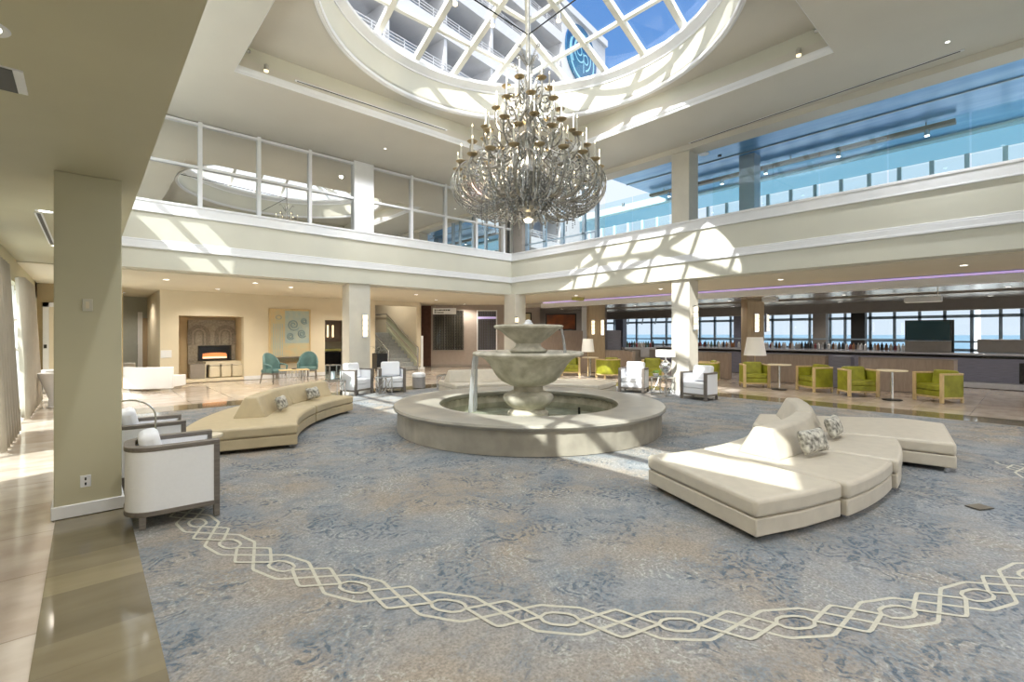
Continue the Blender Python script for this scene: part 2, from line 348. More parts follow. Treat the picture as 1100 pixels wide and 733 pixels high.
# ---- atrium walls (fascias), ledges and string courses
def fascia(side, horiz, c, a0, a1, out, holes=False):
    """horiz: runs along x at y=c; out = +1/-1 direction away from the atrium"""
    def bx(m_, p0, p1, z0, z1):
        lo, hi = sorted((c - out*p0, c + out*p1))
        return m_.box(a0, a1, lo, hi, z0, z1) if horiz else m_.box(lo, hi, a0, a1, z0, z1)
    o = struct(bx(MB(), 0, 0.45, ZL+(0.03 if side in ('near_left','behind') else 0), ZLED-0.03).build('wall_'+side, M['fascia']))
    i = {'far_left':5,'right':6,'near_left':7,'behind':8}[side]
    t = MB(); bx(t, 0.03, 0.45, ZLED-0.25, ZLED); bx(t, 0.045, 0.1, ZLED-0.05, ZLED+0.005); bx(t, 0.042, 0.1, ZLED-0.27, ZLED-0.235)
    struct(t.build('trim_%d' % i, M['white'], bevel=0.008))
    t = MB(); bx(t, 0.03, 0.1, 3.45, 3.58); bx(t, 0.045, 0.1, 3.42, 3.47); bx(t, 0.02, 0.1, 3.58, 3.62)
    struct(t.build('trim_%d' % (i+4), M['white'], bevel=0.008))
fascia('far_left', True, YA, XC-0.45, XB+0.45, 1)
fascia('right', False, XB, YD-0.45, YA, 1)
fascia('near_left', False, XC, YD-0.45, YA, -1)
fascia('behind', True, YD, XC, XB, -1)
# upper wall behind the camera, solid
struct(MB().box(XC-0.45, XB+0.45, YD-0.45, YD-0.02, ZLED, ZC+0.3).build('wall_behind_upper', M['fascia']))
# near-left clerestory the sun comes through: sill at the ledge, head at 5.87
cw = MB(); cw.box(XC-0.25, XC-0.05, YD-0.4, YA, 6.16, ZC+0.3)
for a, b_ in ((YD-0.4, -0.38), (5.65, 6.15), (11.30, 11.73)): cw.box(XC-0.25, XC-0.05, a, b_, ZLED, 6.2)
struct(cw.build('wall_near_left_upper', M['fascia']))
wn = bpy.data.objects.new('window_1', None); COL.objects.link(wn); struct(wn); wn['kind'] = 'structure'
for a, b_ in ((-0.38, 5.65), (6.15, 11.30), (11.73, YA)):
    MB().box(XC-0.23, XC-0.17, a, b_, 5.36, 5.50).build('window_frame', M['frame'], wn)
    MB().box(XC-0.21, XC-0.19, a, b_, ZLED, 6.2).build('window_pane', M['glass'], wn)
    mf = MB()
    q = a+1.33
    while q < b_-0.8: mf.box(XC-0.23, XC-0.17, q-0.06, q+0.06, ZLED, 6.2); q += 1.55
    (mf.v and mf.build('window_mullion', M['frame'], wn))
# ---- main ceiling with the square tray, the round opening and the drum
OUT = 0.6
c = MB(); X0, X1, Y0, Y1 = XC-0.45, XB+0.45, YD-0.45, YA+0.5
c.box(X0, TX0, Y0, Y1, ZC, ZC+0.3); c.box(TX1, X1, Y0, Y1, ZC, ZC+0.3); c.box(TX0, TX1, Y0, TY0, ZC, ZC+0.3); c.box(TX0, TX1, TY1, Y1, ZC, ZC+0.3)
struct(c.build('ceiling', M['ceil']))
c = MB(); w_ = 0.15
c.box(TX0-w_, TX0, TY0-w_, TY1+w_, ZC+0.3, ZT); c.box(TX1, TX1+w_, TY0-w_, TY1+w_, ZC+0.3, ZT); c.box(TX0, TX1, TY0-w_, TY0, ZC+0.3, ZT); c.box(TX0, TX1, TY1, TY1+w_, ZC+0.3, ZT)
struct(c.build('wall_tray', M['fascia']))
R0 = 3.49; NS = 128
def sq(a, h0, h1, k0, k1):
    dx, dy = cos(a), sin(a); t = min((h1-CX)/dx if dx > 1e-9 else (h0-CX)/dx if dx < -1e-9 else 1e9, (k1-CY)/dy if dy > 1e-9 else (k0-CY)/dy if dy < -1e-9 else 1e9)
    return (CX+dx*t, CY+dy*t)
angs = sorted([2*pi*i/NS for i in range(NS)] + [atan2(y-CY, x-CX) % (2*pi) for x in (TX0-w_, TX1+w_) for y in (TY0-w_, TY1+w_)])
def ringplate(z0, z1, r, h0, h1, k0, k1):
    m_ = MB(); vs = []; fs = []; A_ = sorted([2*pi*i/NS for i in range(NS)] + [atan2(y-CY, x-CX) % (2*pi) for x in (h0, h1) for y in (k0, k1)])
    for a in A_:
        p = sq(a, h0, h1, k0, k1); q = (CX+r*cos(a), CY+r*sin(a)); vs += [(q[0],q[1],z0),(p[0],p[1],z0),(q[0],q[1],z1),(p[0],p[1],z1)]
    n_ = len(A_)
    for i in range(n_):
        o = i*4; p = ((i+1) % n_)*4; fs += [(o,o+1,p+1,p),(o+2,p+2,p+3,o+3),(o,p,p+2,o+2),(o+1,o+3,p+3,p+1)]
    return m_.add(vs, fs)
struct(ringplate(ZT, ZT+0.1, R0, TX0-w_, TX1+w_, TY0-w_, TY1+w_).build('ceiling_tray', M['ceil']))
# crown moulding round the tray, moulding round the circle
c = MB()
def frame_loop(m_, x0, x1, y0, y1, prof):
    """prof: list of (inset,z) swept round a rectangle, inset>0 towards the middle"""
    k = len(prof); vs = []
    for (cx_, cy_, sx_, sy_) in ((x0,y0,1,1),(x1,y0,-1,1),(x1,y1,-1,-1),(x0,y1,1,-1)):
        for i_, z_ in prof: vs.append((cx_+sx_*i_, cy_+sy_*i_, z_))
    fs = []
    for q in range(4):
        o = q*k; p = ((q+1) % 4)*k
        for j in range(k): fs.append((o+j, p+j, p+(j+1) % k, o+(j+1) % k))
    m_.add(vs, fs)
frame_loop(c, TX0, TX1, TY0, TY1, [(-0.01, ZC+0.002), (0.008, ZC+0.002), (0.012, ZC+0.05), (0.03, ZC+0.075), (0.04, ZC+0.11), (0.042, ZC+0.135), (-0.01, ZC+0.14)])
struct(c.build('trim_20', M['white']))
c = MB().lathe([(R0+0.01, ZT+0.06), (R0-0.012, ZT+0.055), (R0-0.016, ZT+0.01), (R0-0.005, ZT-0.012), (R0+0.02, ZT-0.014), (R0+0.03, ZT-0.028), (R0+0.065, ZT-0.03), (R0+0.08, ZT-0.012), (R0+0.08, ZT+0.02)], NS, (CX,CY))
struct(c.build('trim_21', M['white'], smooth=True))
struct(MB().lathe([(R0, ZT), (R0, ZDR), (R0+0.12, ZDR), (R0+0.12, ZT)], NS, (CX,CY)).build('wall_drum', M['fascia'], smooth=True))
c = MB().lathe([(R0-0.0, ZDR-0.03), (R0-0.02, ZDR-0.025), (R0-0.022, ZDR), (R0-0.02, ZDR+0.01), (R0-0.13, ZDR+0.12), (R0-0.13, ZDR+0.16), (R0+0.14, ZDR+0.16)], NS, (CX,CY))
struct(c.build('trim_22', M['white'], smooth=True))
PX, PY = 5.57, 5.87; PH = 3.72; PK = 0.446; PZ = 7.80
struct(ringplate(ZDR+0.12, ZDR+0.2, R0-0.12, PX-PH, PX+PH+0.3, PY-PH, PY+PH+0.3).build('ceiling_curb', M['white']))
# ---- pyramid skylight
sk = thing('skylight', 'pyramid skylight of white bars and clear panes over the round ceiling opening', 'skylight', (PX, PY, PZ))
ap = PK*PH
def zz(u, v): return PK*(PH-max(abs(u), abs(v)))
for sgn, ax_ in ((1,'y'),(-1,'y'),(1,'x'),(-1,'x')):
    def q(u, s_):                                        # u along the eave, s_ distance up the slope from the centre
        return (u, sgn*s_) if ax_ == 'y' else (sgn*s_, u)
    for k in range(-3, 4):
        u = k*1.02
        if abs(u) > PH-0.1: continue
        a = q(u, PH); b_ = q(u, max(abs(u), 0.0)+0.001)
        MB().bar((a[0],a[1],zz(*a)), (b_[0],b_[1],zz(*b_)), 0.12, 0.12).build('rib', M['frame'], sk)
    for s_ in (2.83, 1.85, 0.9):
        a = q(-s_, s_); b_ = q(s_, s_)
        MB().bar((a[0],a[1],zz(*a)+0.01), (b_[0],b_[1],zz(*b_)+0.01), 0.09, 0.07).build('crossbar', M['frame'], sk)
    a, b_ = q(-PH, PH), q(PH, PH)
    MB().bar((a[0],a[1],0), (b_[0],b_[1],0), 0.14, 0.16).build('eave_beam', M['frame'], sk)
    MB().add([(a[0],a[1],0.065), (b_[0],b_[1],0.065), (0,0,ap+0.065)], [(0,1,2)]).build('glazing', M['skyglass'], sk)
for i, j in ((1,1),(1,-1),(-1,1),(-1,-1)):
    MB().bar((i*PH,j*PH,0), (0,0,ap), 0.11, 0.13).build('hip_beam', M['frame'], sk)
# little lamps hung in the skylight
def small_spot(label, loc, rot=0, s_=1.0, glow='lampglow'):
    t = thing('spotlight', label, 'spotlight', loc, rot)
    MB().lathe([(0.001,0.12),(0.05,0.12),(0.06,0.0),(0.055,-0.0),(0.001,0.01)], 14).build('housing', M['chrome'], t, smooth=True)
    MB().lathe([(0.001,-0.002),(0.05,-0.002),(0.045,-0.025),(0.001,-0.04)], 14).build('lens', M[glow], t, smooth=True)
    MB().box(-0.012, 0.012, -0.012, 0.012, 0.11, 0.15).build('bracket', M['chrome'], t)
    t.scale = (s_,)*3
    return t
for px, py, lb in ((489, 4, 'leftmost glass spotlight hung under the skylight bars'), (529, 27, 'glass spotlight hung left of the chandelier stem under skylight'), (600, 22, 'glass spotlight hung right of the chandelier stem under skylight')):
    small_spot(lb, at(px, py, z=7.85))
for px, py, lb in ((286, 73, 'round silver gimbal spotlight in the left corner of the ceiling tray'), (858, 56, 'round lit gimbal spotlight in the right corner of the ceiling tray')):
    p = at(px, py, y=TY1-0.12) if px < 500 else at(px, py, x=TX1-0.12)
    small_spot(lb, (p[0], p[1], p[2]-0.05), 0, 0.85)
for px, py, lb in ((267, 55, 'tiny dark sensor at the left edge of the ceiling tray'), (877, 33, 'tiny dark sensor at the right edge of the ceiling tray')):
    p = at(px, py, y=TY1-0.06) if px < 500 else at(px, py, x=TX1-0.05)
    tag(MB().sphere(0,0,0,0.04).build('ceiling_sensor', M['chrome'], smooth=True), lb, 'sensor').location = p
# linear air slots
def slot(px0, py0, px1, py1, z_, lb, w_=0.05):
    a, b_ = at(px0, py0, z=z_), at(px1, py1, z=z_)
    t = thing('air_diffuser', lb, 'air vent', a)
    d = (b_[0]-a[0], b_[1]-a[1], 0)
    MB().bar((0,0,-0.004), (d[0],d[1],-0.004), w_, 0.012).build('frame', M['white'], t)
    MB().bar((d[0]*0.01,d[1]*0.01,-0.009), (d[0]*0.99,d[1]*0.99,-0.009), w_*0.5, 0.008).build('slot', M['dark'], t)
slot(740, 154, 1036, 53, ZC, 'long thin air slot in the main ceiling along the right side', 0.06)
slot(317, 86, 480, 140, ZC+0.13, 'air slot above the crown moulding on the far side of the tray', 0.06)
# ------------------------------------------------------------------ upper far-left wall: reflective panes
w2 = struct(bpy.data.objects.new('window_2', None)); COL.objects.link(w2)
MULA = [0.71, 1.93, 3.15, 4.37]; MULB = [7.39, 8.63, 9.88, 11.12]
for a, b_ in ((XC-0.4, 5.54), (6.12, XB+0.05)):
    MB().box(a, b_, 12.84, 12.9, ZLED-0.02, ZC).build('reflective_pane', M['mirror'], w2)
    for z_ in (5.39, 6.37): MB().box(a, b_, 12.78, 12.84, z_-0.03, z_+0.03).build('window_bar', M['white'], w2)
for x_ in MULA+MULB: MB().box(x_-0.04, x_+0.04, 12.77, 12.84, ZLED-0.02, ZC).build('mullion', M['white'], w2)
struct(MB().box(XC-0.45, XB+0.45, 12.9, 13.2, ZLED-0.1, ZC+0.3).build('wall_far_upper', M['fascia']))
def column(x0, x1, y0, y1, z0, z1, label, m_='colm', base=False):
    t = thing('column', label, 'column', ((x0+x1)/2, (y0+y1)/2, z0)); w, d = (x1-x0)/2, (y1-y0)/2
    MB().box(-w, w, -d, d, 0, z1-z0).build('shaft', M[m_], t, bevel=0.006)
    if base: MB().box(-w-0.018, w+0.018, -d-0.018, d+0.018, 0, 0.11).build('baseboard', M['white'], t, bevel=0.006)
    return t
column(5.54, 6.12, 12.72, 13.0, ZLED, ZC, 'white upper column between the reflective panes on the far left wall', 'white')
column(5.41, 6.02, 12.75, 13.25, 0, ZL, 'pale square column with a lit sconce, left of the staircase', base=True)
column(11.47, 11.95, 5.97, 6.46, ZLED, ZC, 'square upper column dividing the open balcony on the right', 'colm')
column(11.47, 11.95, 5.97, 6.46, 0, ZL, 'sunlit square column behind the white armchairs on the right', base=True)
column(11.45, 11.9, 12.2, 12.68, ZLED, ZC, 'grey upper column in the far corner behind the chandelier', 'taupe')
column(11.22, 11.72, 12.3, 12.9, 0, ZL, 'pale square column in the far corner behind the fountain', base=True)
nearcol = column(-0.21, 0.24, 5.63, 6.13, 0, ZL, 'large khaki square column in the left foreground', 'wallk', base=True)
t = thing('wall_switch', 'small beige switch plate high on the khaki foreground column', 'switch', at(94, 328, y=5.63))
MB().box(-0.035,0.035,-0.012,0.0,-0.055,0.055).build('plate', M['wall'], t, bevel=0.004); MB().box(-0.012,0.012,-0.02,-0.01,-0.03,0.03).build('rocker', M['warmwhite'], t)
t = thing('power_outlet', 'white power outlet low on the khaki foreground column', 'outlet', at(92, 517, y=5.63))
MB().box(-0.036,0.036,-0.008,0.0,-0.052,0.052).build('plate', M['white'], t, bevel=0.003)
for s_ in (-0.022, 0.022): MB().box(-0.006,0.006,-0.011,-0.006,s_-0.012,s_+0.012).build('socket', M['black'], t)
# header over the right balcony opening
struct(MB().box(XB, XB+0.5, YD, YA, 6.30, ZC+0.02).build('wall_right_header', M['ceil']))

# ------------------------------------------------------------------ upper right level
struct(MB().box(XB+0.4, 16.0, -6, 13.2, 4.0, 4.25).build('floor_upper', M['marble']))
struct(MB().box(XB+0.5, 15.5, -6, 8.9, 6.42, 6.6).build('ceiling_upper', M['skyceil']))
c = MB(); c.box(15.5, 15.75, -6, 13, 6.36, 6.6)
struct(c.build('wall_upper_beam', M['spandrel']))
for z_, x_ in ((6.40, 13.2), (6.395, 12.4), (6.40, 14.9)):
    pass
c = MB()
for x_ in (13.0,): c.box(x_-0.02, x_+0.02, -6, 8.9, 6.395, 6.425)
struct(c.build('trim_23', M['bluefr']))
w3 = struct(bpy.data.objects.new('window_3', None)); COL.objects.link(w3)
y_ = -5.9
while y_ < 13.2:
    MB().box(15.76, 15.84, y_-0.045, y_+0.045, 4.25, 5.94).build('mullion', M['spandrel'], w3); y_ += 0.64
MB().box(15.79, 15.81, -6, 13.2, 5.94, 6.4).build('spandrel', M['tintglass'], w3)
MB().box(15.79, 15.81, -6, 13.2, 4.25, 5.9).build('pane', M['seaglass'], w3)
w4 = struct(bpy.data.objects.new('window_4', None)); COL.objects.link(w4)
for px in (566, 585, 604, 627): 
    y_ = at(px, 200, x=11.6)[1]; MB().box(11.58, 11.66, y_-0.06, y_+0.06, ZLED, 6.4).build('mullion', M['bluefr'], w4)
y0 = at(641, 200, x=11.6)[1]
MB().box(11.56, 11.68, y0-0.05, y0+0.05, ZLED, 6.4).build('end_post', M['bluefr'], w4)
MB().box(11.60, 11.62, y0, 12.3, ZLED, 6.4).build('pane', M['glass'], w4)
MB().box(11.58, 11.64, y0, 12.3, 4.72, 4.76).build('transom', M['bluefr'], w4)
column(13.2, 13.6, at(800,200,x=13.2)[1]-0.25, at(800,200,x=13.2)[1]+0.15, 4.25, 6.42, 'blue grey column standing inside the upper balcony level', 'bluefr')
bl = thing('glass_balustrade', 'long clear glass balustrade standing on the right balcony ledge', 'balustrade', (11.62, 0, ZLED))
y_ = -5.0; 
while y_ < y0-0.2:
    e_ = min(y_+1.15, y0-0.1)
    if not (e_ < 5.9 or y_ > 6.5): y_ += 1.16; continue
    MB().box(-0.008, 0.008, y_+0.01, e_-0.01, 0, 1.05).build('glass_panel', M['railglass'], bl); y_ += 1.16
TRK = 1
tr = thing('track_light', 'long dark track rail carrying spotlights under the blue upper ceiling', 'track light', (14.25, 0, 6.28))
ye = at(1027, 130, x=14.25)[1]
MB().box(-0.09, 0.09, ye, 8.8, -0.04, 0.05).build('rail', M['taupe'], tr, bevel=0.01)
for y_ in (ye+0.5, 4.5, 8.3): MB().box(-0.01,0.01,y_-0.01,y_+0.01,0.05,0.14).build('hanger', M['taupe'], tr)
for i_, (px, py) in enumerate(((670,217),(719,203),(776,188),(823,177),(901,157),(996,135))):
    y_ = at(px, py, x=14.25)[1]
    MB().cyl(-0.02, y_, -0.17, -0.03, 0.05, seg=12).build('spot_head', M['chrome'], tr, smooth=True)
    MB().cyl(-0.02, y_, -0.185, -0.17, 0.042, seg=12).build('spot_lens', M['downglow'], tr)
for px, py, lb in ((756,165,'round pale ceiling speaker in the blue upper ceiling'),(773,167,'small dark detector in the blue upper ceiling')):
    p = at(px, py, z=6.42); tag(MB().cyl(0,0,-0.025,0,0.13 if px<760 else 0.05).build('ceiling_speaker' if px<760 else 'smoke_detector', M['white' if px<760 else 'dark'], smooth=True), lb, 'ceiling speaker' if px<760 else 'smoke detector').location = p
# ------------------------------------------------------------------ lower level ceilings
struct(MB().box(-1.3, XC, -14, YA+0.4, ZL, ZL+0.03).box(-1.3, XC-0.45, -14, YA+0.4, ZL+0.03, ZL+0.25).build('ceiling_left', M['wallk']))
struct(MB().box(-1.3, XB+0.45, YA+0.4, YF+0.36, ZL-0.03, ZL+0.25).box(-1.3, at(403,340,y=YF)[0]-0.05, YF+0.36, 27, ZL-0.03, ZL+0.25).box(11.05, XB+0.45, YF+0.36, 27, ZL-0.03, ZL+0.25).build('ceiling_far', M['ceillow']))
struct(MB().box(XC, XB+0.4, -14, YD, ZL, ZL+0.03).box(XC, XB+0.4, -14, YD-0.45, ZL+0.03, ZL+0.25).build('ceiling_behind', M['ceillow']))
XCV = 14.85
struct(MB().box(XB+0.4, XCV, -14, 14.6, ZL-0.02, ZL+0.25).build('ceiling_right', M['ceillow']))
struct(MB().box(XB+0.4, XCV+0.3, 14.6, 27, ZL-0.02, ZL+0.25).build('ceiling_corner', M['ceillow']))
struct(MB().box(XCV-0.02, XCV+0.30, -14, 14.6, 2.73, 2.91).build('trim_24', M['white'], bevel=0.01))
led = tag(MB().box(XCV+0.02, XCV+0.1, -14, 14.5, 2.925, 2.965).build('led_strip', M['purple']), 'glowing purple light strip in the cove of the lower right ceiling', 'light strip')
struct(MB().box(XCV+0.28, 22.6, -14, 27, 2.79, 3.2).build('ceiling_bar', M['silver']))
c = MB()
for x_, w_ in ((18.3,0.06),): c.box(x_-w_, x_+w_, -14, 20, 2.74, 2.8)
struct(c.build('trim_25', M['taupe']))
struct(MB().box(22.4, 22.9, -14, 22, 2.42, 3.2).build('wall_bar_beam', M['taupe']))
struct(MB().box(22.9, 25.7, -14, 22, 2.86, 3.0).build('ceiling_sunroom', M['white']))
# long-wall linear fixtures under the bar ceiling
for i_, (px0, px1, py, xx, lb) in enumerate(((972,1012,323,17.2,'white linear light box hanging right of the bar television ceiling'),(820,835,322,17.2,'short white linear light box under the silver ceiling beside the wood column'))):
    a, b_ = at(px0, py, x=xx), at(px1, py, x=xx)
    t = thing('linear_light', lb, 'ceiling light', (xx, (a[1]+b_[1])/2, a[2])); h = abs(a[1]-b_[1])/2
    MB().box(-0.15,0.15,-h,h,-0.06,0.08).build('housing', M['white'], t, bevel=0.01); MB().box(-0.12,0.12,-h*0.96,h*0.96,-0.07,-0.06).build('diffuser', M['shade'], t)
    MB().box(-0.02,0.02,-h*0.8,-h*0.75,0.08,2.8-a[2]).build('hanger', M['chrome'], t)
p = at(621, 320, z=2.97); tag(MB().box(-0.22,0.22,-0.12,0.12,-0.12,0).build('green_ceiling_box', M['greenpale'], bevel=0.01), 'pale green box under the low ceiling right of the far corner column', 'ceiling fixture').location = (p[0], p[1], 2.98)  # greenish service box under the ceiling, gives no light
# ------------------------------------------------------------------ far-left boundary: window wall, curtains, end wall
XW = -1.0
c = MB(); c.box(XW-0.3, XW, -14, 7.2, 0, 3.0); c.box(XW-0.3, XW, 7.2, YF+4.5, 2.56, 3.0); c.box(XW-0.3, XW, 7.2, YF+4.5, 0, 0.06); c.box(XW-0.3, XW, 17.4, YF+4.5, 0, 3.0)
struct(c.build('wall_left', M['wallk']))
w5 = struct(bpy.data.objects.new('window_5', None)); COL.objects.link(w5)
for y_ in (7.3, 8.9, 10.5, 12.1, 13.7, 15.3, 16.9): MB().box(XW-0.2, XW-0.08, y_-0.04, y_+0.04, 0.06, 2.75).build('mullion', M['white'], w5)
for z_ in (1.27, 1.88): MB().box(XW-0.19, XW-0.09, 7.2, 17.4, z_-0.03, z_+0.03).build('window_bar', M['white'], w5)
MB().box(XW-0.15, XW-0.14, 7.2, 17.4, 0.06, 2.75).build('pane', M['glass'], w5)
def curtain(t0, t1, b0, b1, lb, zt=2.56):
    """pleated panel along the window wall: y from t0 to t1 at the top, b0 to b1 at the floor"""
    m_ = MB(); N_ = 90; rows = 10; vs = []; fs = []
    for r_ in range(rows+1):
        f_ = r_/rows; z_ = 0.02+(zt-0.02)*f_; a_, c_ = b0+(t0-b0)*f_, b1+(t1-b1)*f_
        for k in range(N_+1):
            y_ = a_+(c_-a_)*k/N_; vs.append((XW+0.15+0.065*sin(k/N_*(t1-t0)/0.24*2*pi+0.25*sin(r_*0.5)), y_, z_))
    for r_ in range(rows):
        for k in range(N_): o = r_*(N_+1)+k; fs.append((o,o+1,o+N_+2,o+N_+1))
    o = m_.add(vs, fs).build('curtain', M['curtain'], smooth=True); sm = o.modifiers.new('s', 'SOLIDIFY'); sm.thickness = 0.012
    tag(o, lb, 'curtain')
def cy_(px): return at(px, 400, x=XW+0.14)[1]
curtain(cy_(3)-1.6, cy_(3), cy_(17)-2.0, cy_(17), 'floor length beige grey curtain at the left edge of the picture')
curtain(cy_(19.5), cy_(31), cy_(25.5), cy_(41), 'floor length pale curtain beyond the bright left window')
struct(MB().box(XW-0.3, 0.8, YF-0.2, YF+0.1, 0, 3.0).build('wall_end', mat('brown_tan_paint', (0.42,0.33,0.18), 0.6, var=0.05)))
d1 = struct(bpy.data.objects.new('door_1', None)); COL.objects.link(d1)
xa, xb_ = at(46, 300, y=YF-0.22)[0], at(60, 300, y=YF-0.22)[0]
MB().box(xa, xa+0.12, YF-0.27, YF-0.2, 0, 2.45).box(xa, xb_+0.3, YF-0.27, YF-0.2, 2.33, 2.45).build('door_frame', M['white'], d1)
MB().box(xa+0.12, xb_+0.3, YF-0.23, YF-0.2, 0, 2.33).build('door_panel', M['warmwhite'], d1)
MB().box(xa+0.02, xa+0.08, YF-0.3, YF-0.27, 1.2, 1.3).build('door_handle', M['dark'], d1)
# ------------------------------------------------------------------ fireplace wall
xl = at(172, 350, y=YF)[0]; n0 = at(192, 350, y=YF)[0]; n1 = at(262, 350, y=YF)[0]; xr = at(349, 350, y=YF)[0]
zt_ = at(192, 339, y=YF)[2]; o1 = at(376, 350, y=YF)[0]
zo = at(349, 344, y=YF)[2]; s0 = at(403, 340, y=YF)[0]; zs = at(403, 327.5, y=YF)[2]; s1 = 11.0
TH = 0.35
for nn, bb in (('a', (xl, n0, YF, YF+TH, 0, 3)), ('b', (n0, n1, YF, YF+TH, zt_, 3)), ('c', (n1, xr, YF, YF+TH, 0, 3)), ('d', (xr, o1+0.2, YF, YF+TH, zo, 3)), ('e', (o1+0.2, s0, YF, YF+TH, 0, 3)), ('f', (s0, s1, YF, YF+TH, zs, 3))):
    struct(MB().box(*bb).build('wall_far', M['warmwhite']))
struct(MB().box(xl, xl+0.3, YF+TH, 23, 0, 3).build('wall_side', M['warmwhite']))
c = MB(); c.box(n1, xr, YF-0.02, YF, 0, 0.13); c.box(xl, n0, YF-0.02, YF, 0, 0.13); struct(c.build('baseboard_far', M['white']))
# niche with mosaic chimney breast
ND = 1.3
nm_ = mat('tan_niche_paint', (0.66,0.52,0.31), 0.6, var=0.05)
for nn, bb in (('left', (n0-0.1, n0, YF+TH, YF+ND, 0, 3)), ('right', (n1, n1+0.1, YF+TH, YF+ND, 0, 3)), ('back', (n0-0.1, n1+0.1, YF+ND, YF+ND+0.1, 0, 3)), ('top', (n0, n1, YF+TH, YF+ND, zt_, zt_+0.1))):
    struct(MB().box(*bb).build('wall_niche_'+nn, nm_))
struct(MB().box(n0, n1, YF+0.05, YF+ND, 0, 0.10).build('floor_hearth', M['warmwhite'], bevel=0.01))
fp = thing('fireplace', 'mosaic tiled fireplace with a wide lit firebox set in the wall niche', 'fireplace', (0,0,0))
yb = YF+ND-0.12
f0, f1 = at(202, 370, y=yb)[0], min(n1-0.02, at(258, 370, y=yb)[0]); g0, g1 = at(214, 370, y=yb)[0], at(247, 370, y=yb)[0]
ft = at(230, 344, y=yb)[2]; gt, gb = at(230, 372.5, y=yb)[2], at(230, 386, y=yb)[2]
c = MB(); c.box(f0, g0, yb, yb+0.1, 0.1, ft); c.box(g1, f1, yb, yb+0.1, 0.1, ft); c.box(g0, g1, yb, yb+0.1, gt, ft); c.box(g0, g1, yb, yb+0.1, 0.1, gb)
c.build('chimney_breast', M['mosaic'], fp)
for cx_ in (f0+(f1-f0)*0.22, f0+(f1-f0)*0.78):
    for rr, wd in ((0.33, 0.13), (0.15, 0.05)):
        ab = gt+0.06; pts_o = [(cx_-rr, ab)]+[(cx_+rr*cos(pi-a*pi/16), ft-0.5+rr*sin(a*pi/16)) for a in range(17)]+[(cx_+rr, ab)]
        pts_i = [(cx_-rr+wd, ab)]+[(cx_+(rr-wd)*cos(pi-a*pi/16), ft-0.5+(rr-wd)*sin(a*pi/16)) for a in range(17)]+[(cx_+rr-wd, ab)]
        m_ = MB(); k = len(pts_o); m_.add([(p[0], yb-0.012, p[1]) for p in pts_o]+[(p[0], yb-0.012, p[1]) for p in pts_i], [(i, i+1, i+1+k, i+k) for i in range(k-1)])
        o = m_.build('mosaic_arch', M['mosaicd'], fp); q = o.modifiers.new('s','SOLIDIFY'); q.thickness = 0.01
c = MB(); c.box(g0, g1, yb+0.02, yb+0.1, gb, gt); c.build('firebox', M['black'], fp)
c = MB(); c.box(g0-0.03, g1+0.03, yb-0.03, yb, gt, gt+0.04); c.box(g0-0.03, g1+0.03, yb-0.03, yb, gb-0.04, gb); c.box(g0-0.04, g0, yb-0.03, yb, gb-0.04, gt+0.04); c.box(g1, g1+0.04, yb-0.03, yb, gb-0.04, gt+0.04); c.build('firebox_trim', M['dark'], fp)
for hh, mm, sh in ((0.5, 'fire', 0.0), (0.16, 'fire2', 0.01)):
    m_ = MB(); k = 30; vs = []
    for i in range(k+1):
        x_ = g0+0.1+(g1-g0-0.2)*i/k; hgt = (gt-gb)*hh*(0.8+0.2*abs(sin(pi*i/k))**0.5)*(0.9+0.1*sin(i*2.3)); vs += [(x_, yb-0.001-sh, gb+0.03), (x_, yb-0.001-sh, gb+0.03+hgt)]
    m_.add(vs, [(2*i, 2*i+2, 2*i+3, 2*i+1) for i in range(k)])
    o = m_.build('flames', M[mm], fp); q = o.modifiers.new('s','SOLIDIFY'); q.thickness = 0.008
# hearth console with three cube stools
yc_ = YF+0.25
h0, h1 = at(204.5, 395, y=yc_)[0], at(221, 395, y=yc_)[0]; h2 = at(262, 395, y=yc_)[0]-0.03; hz = at(240, 388, y=yc_)[2]-0.02
co = thing('console_table', 'long beige hearth console with a cabinet end standing before the fireplace', 'console table', (h0, yc_+0.1, 0.10))
MB().box(0, h1-h0, 0, 0.45, 0, hz-0.16).build('cabinet', M['taupe'], co, bevel=0.02)
MB().box(0.02+h1-h0, h2-h0, 0, 0.5, hz-0.2, hz-0.1).build('top', M['warmwhite'], co, bevel=0.008)
MB().box(h2-h0-0.05, h2-h0, 0, 0.45, 0, hz-0.2).build('leg', M['warmwhite'], co); MB().box(h1-h0, h1-h0+0.03, 0, 0.45, 0, hz-0.16).build('edge_panel', M['warmwhite'], co)
MB().box(h1-h0+0.03, h2-h0-0.05, 0.42, 0.45, 0, hz-0.2).build('back_panel', M['taupe'], co)
for i_, (pa, pb, lb) in enumerate(((225.5,237,'left of the three cream cube stools under the hearth console'),(238,249,'middle of the three cream cube stools under the hearth console'),(250,261,'right of the three cream cube stools under the hearth console'))):
    a, b_ = at(pa, 400, y=yc_)[0], at(pb, 400, y=yc_)[0]
    t = thing('cube_stool', lb, 'stool', ((a+b_)/2, yc_+0.20, 0.10), 0, 'cube stools under the hearth console'); w = (b_-a)/2
    MB().box(-w,w,-0.17,0.17,0.02,0.40).build('body', M['warmwhite'], t, bevel=0.03); MB().box(-w*0.98,w*0.98,-0.165,0.165,0.40,0.45).build('cushion', M['leather2'], t, bevel=0.02)
p = at(215, 404, y=YF+0.0)
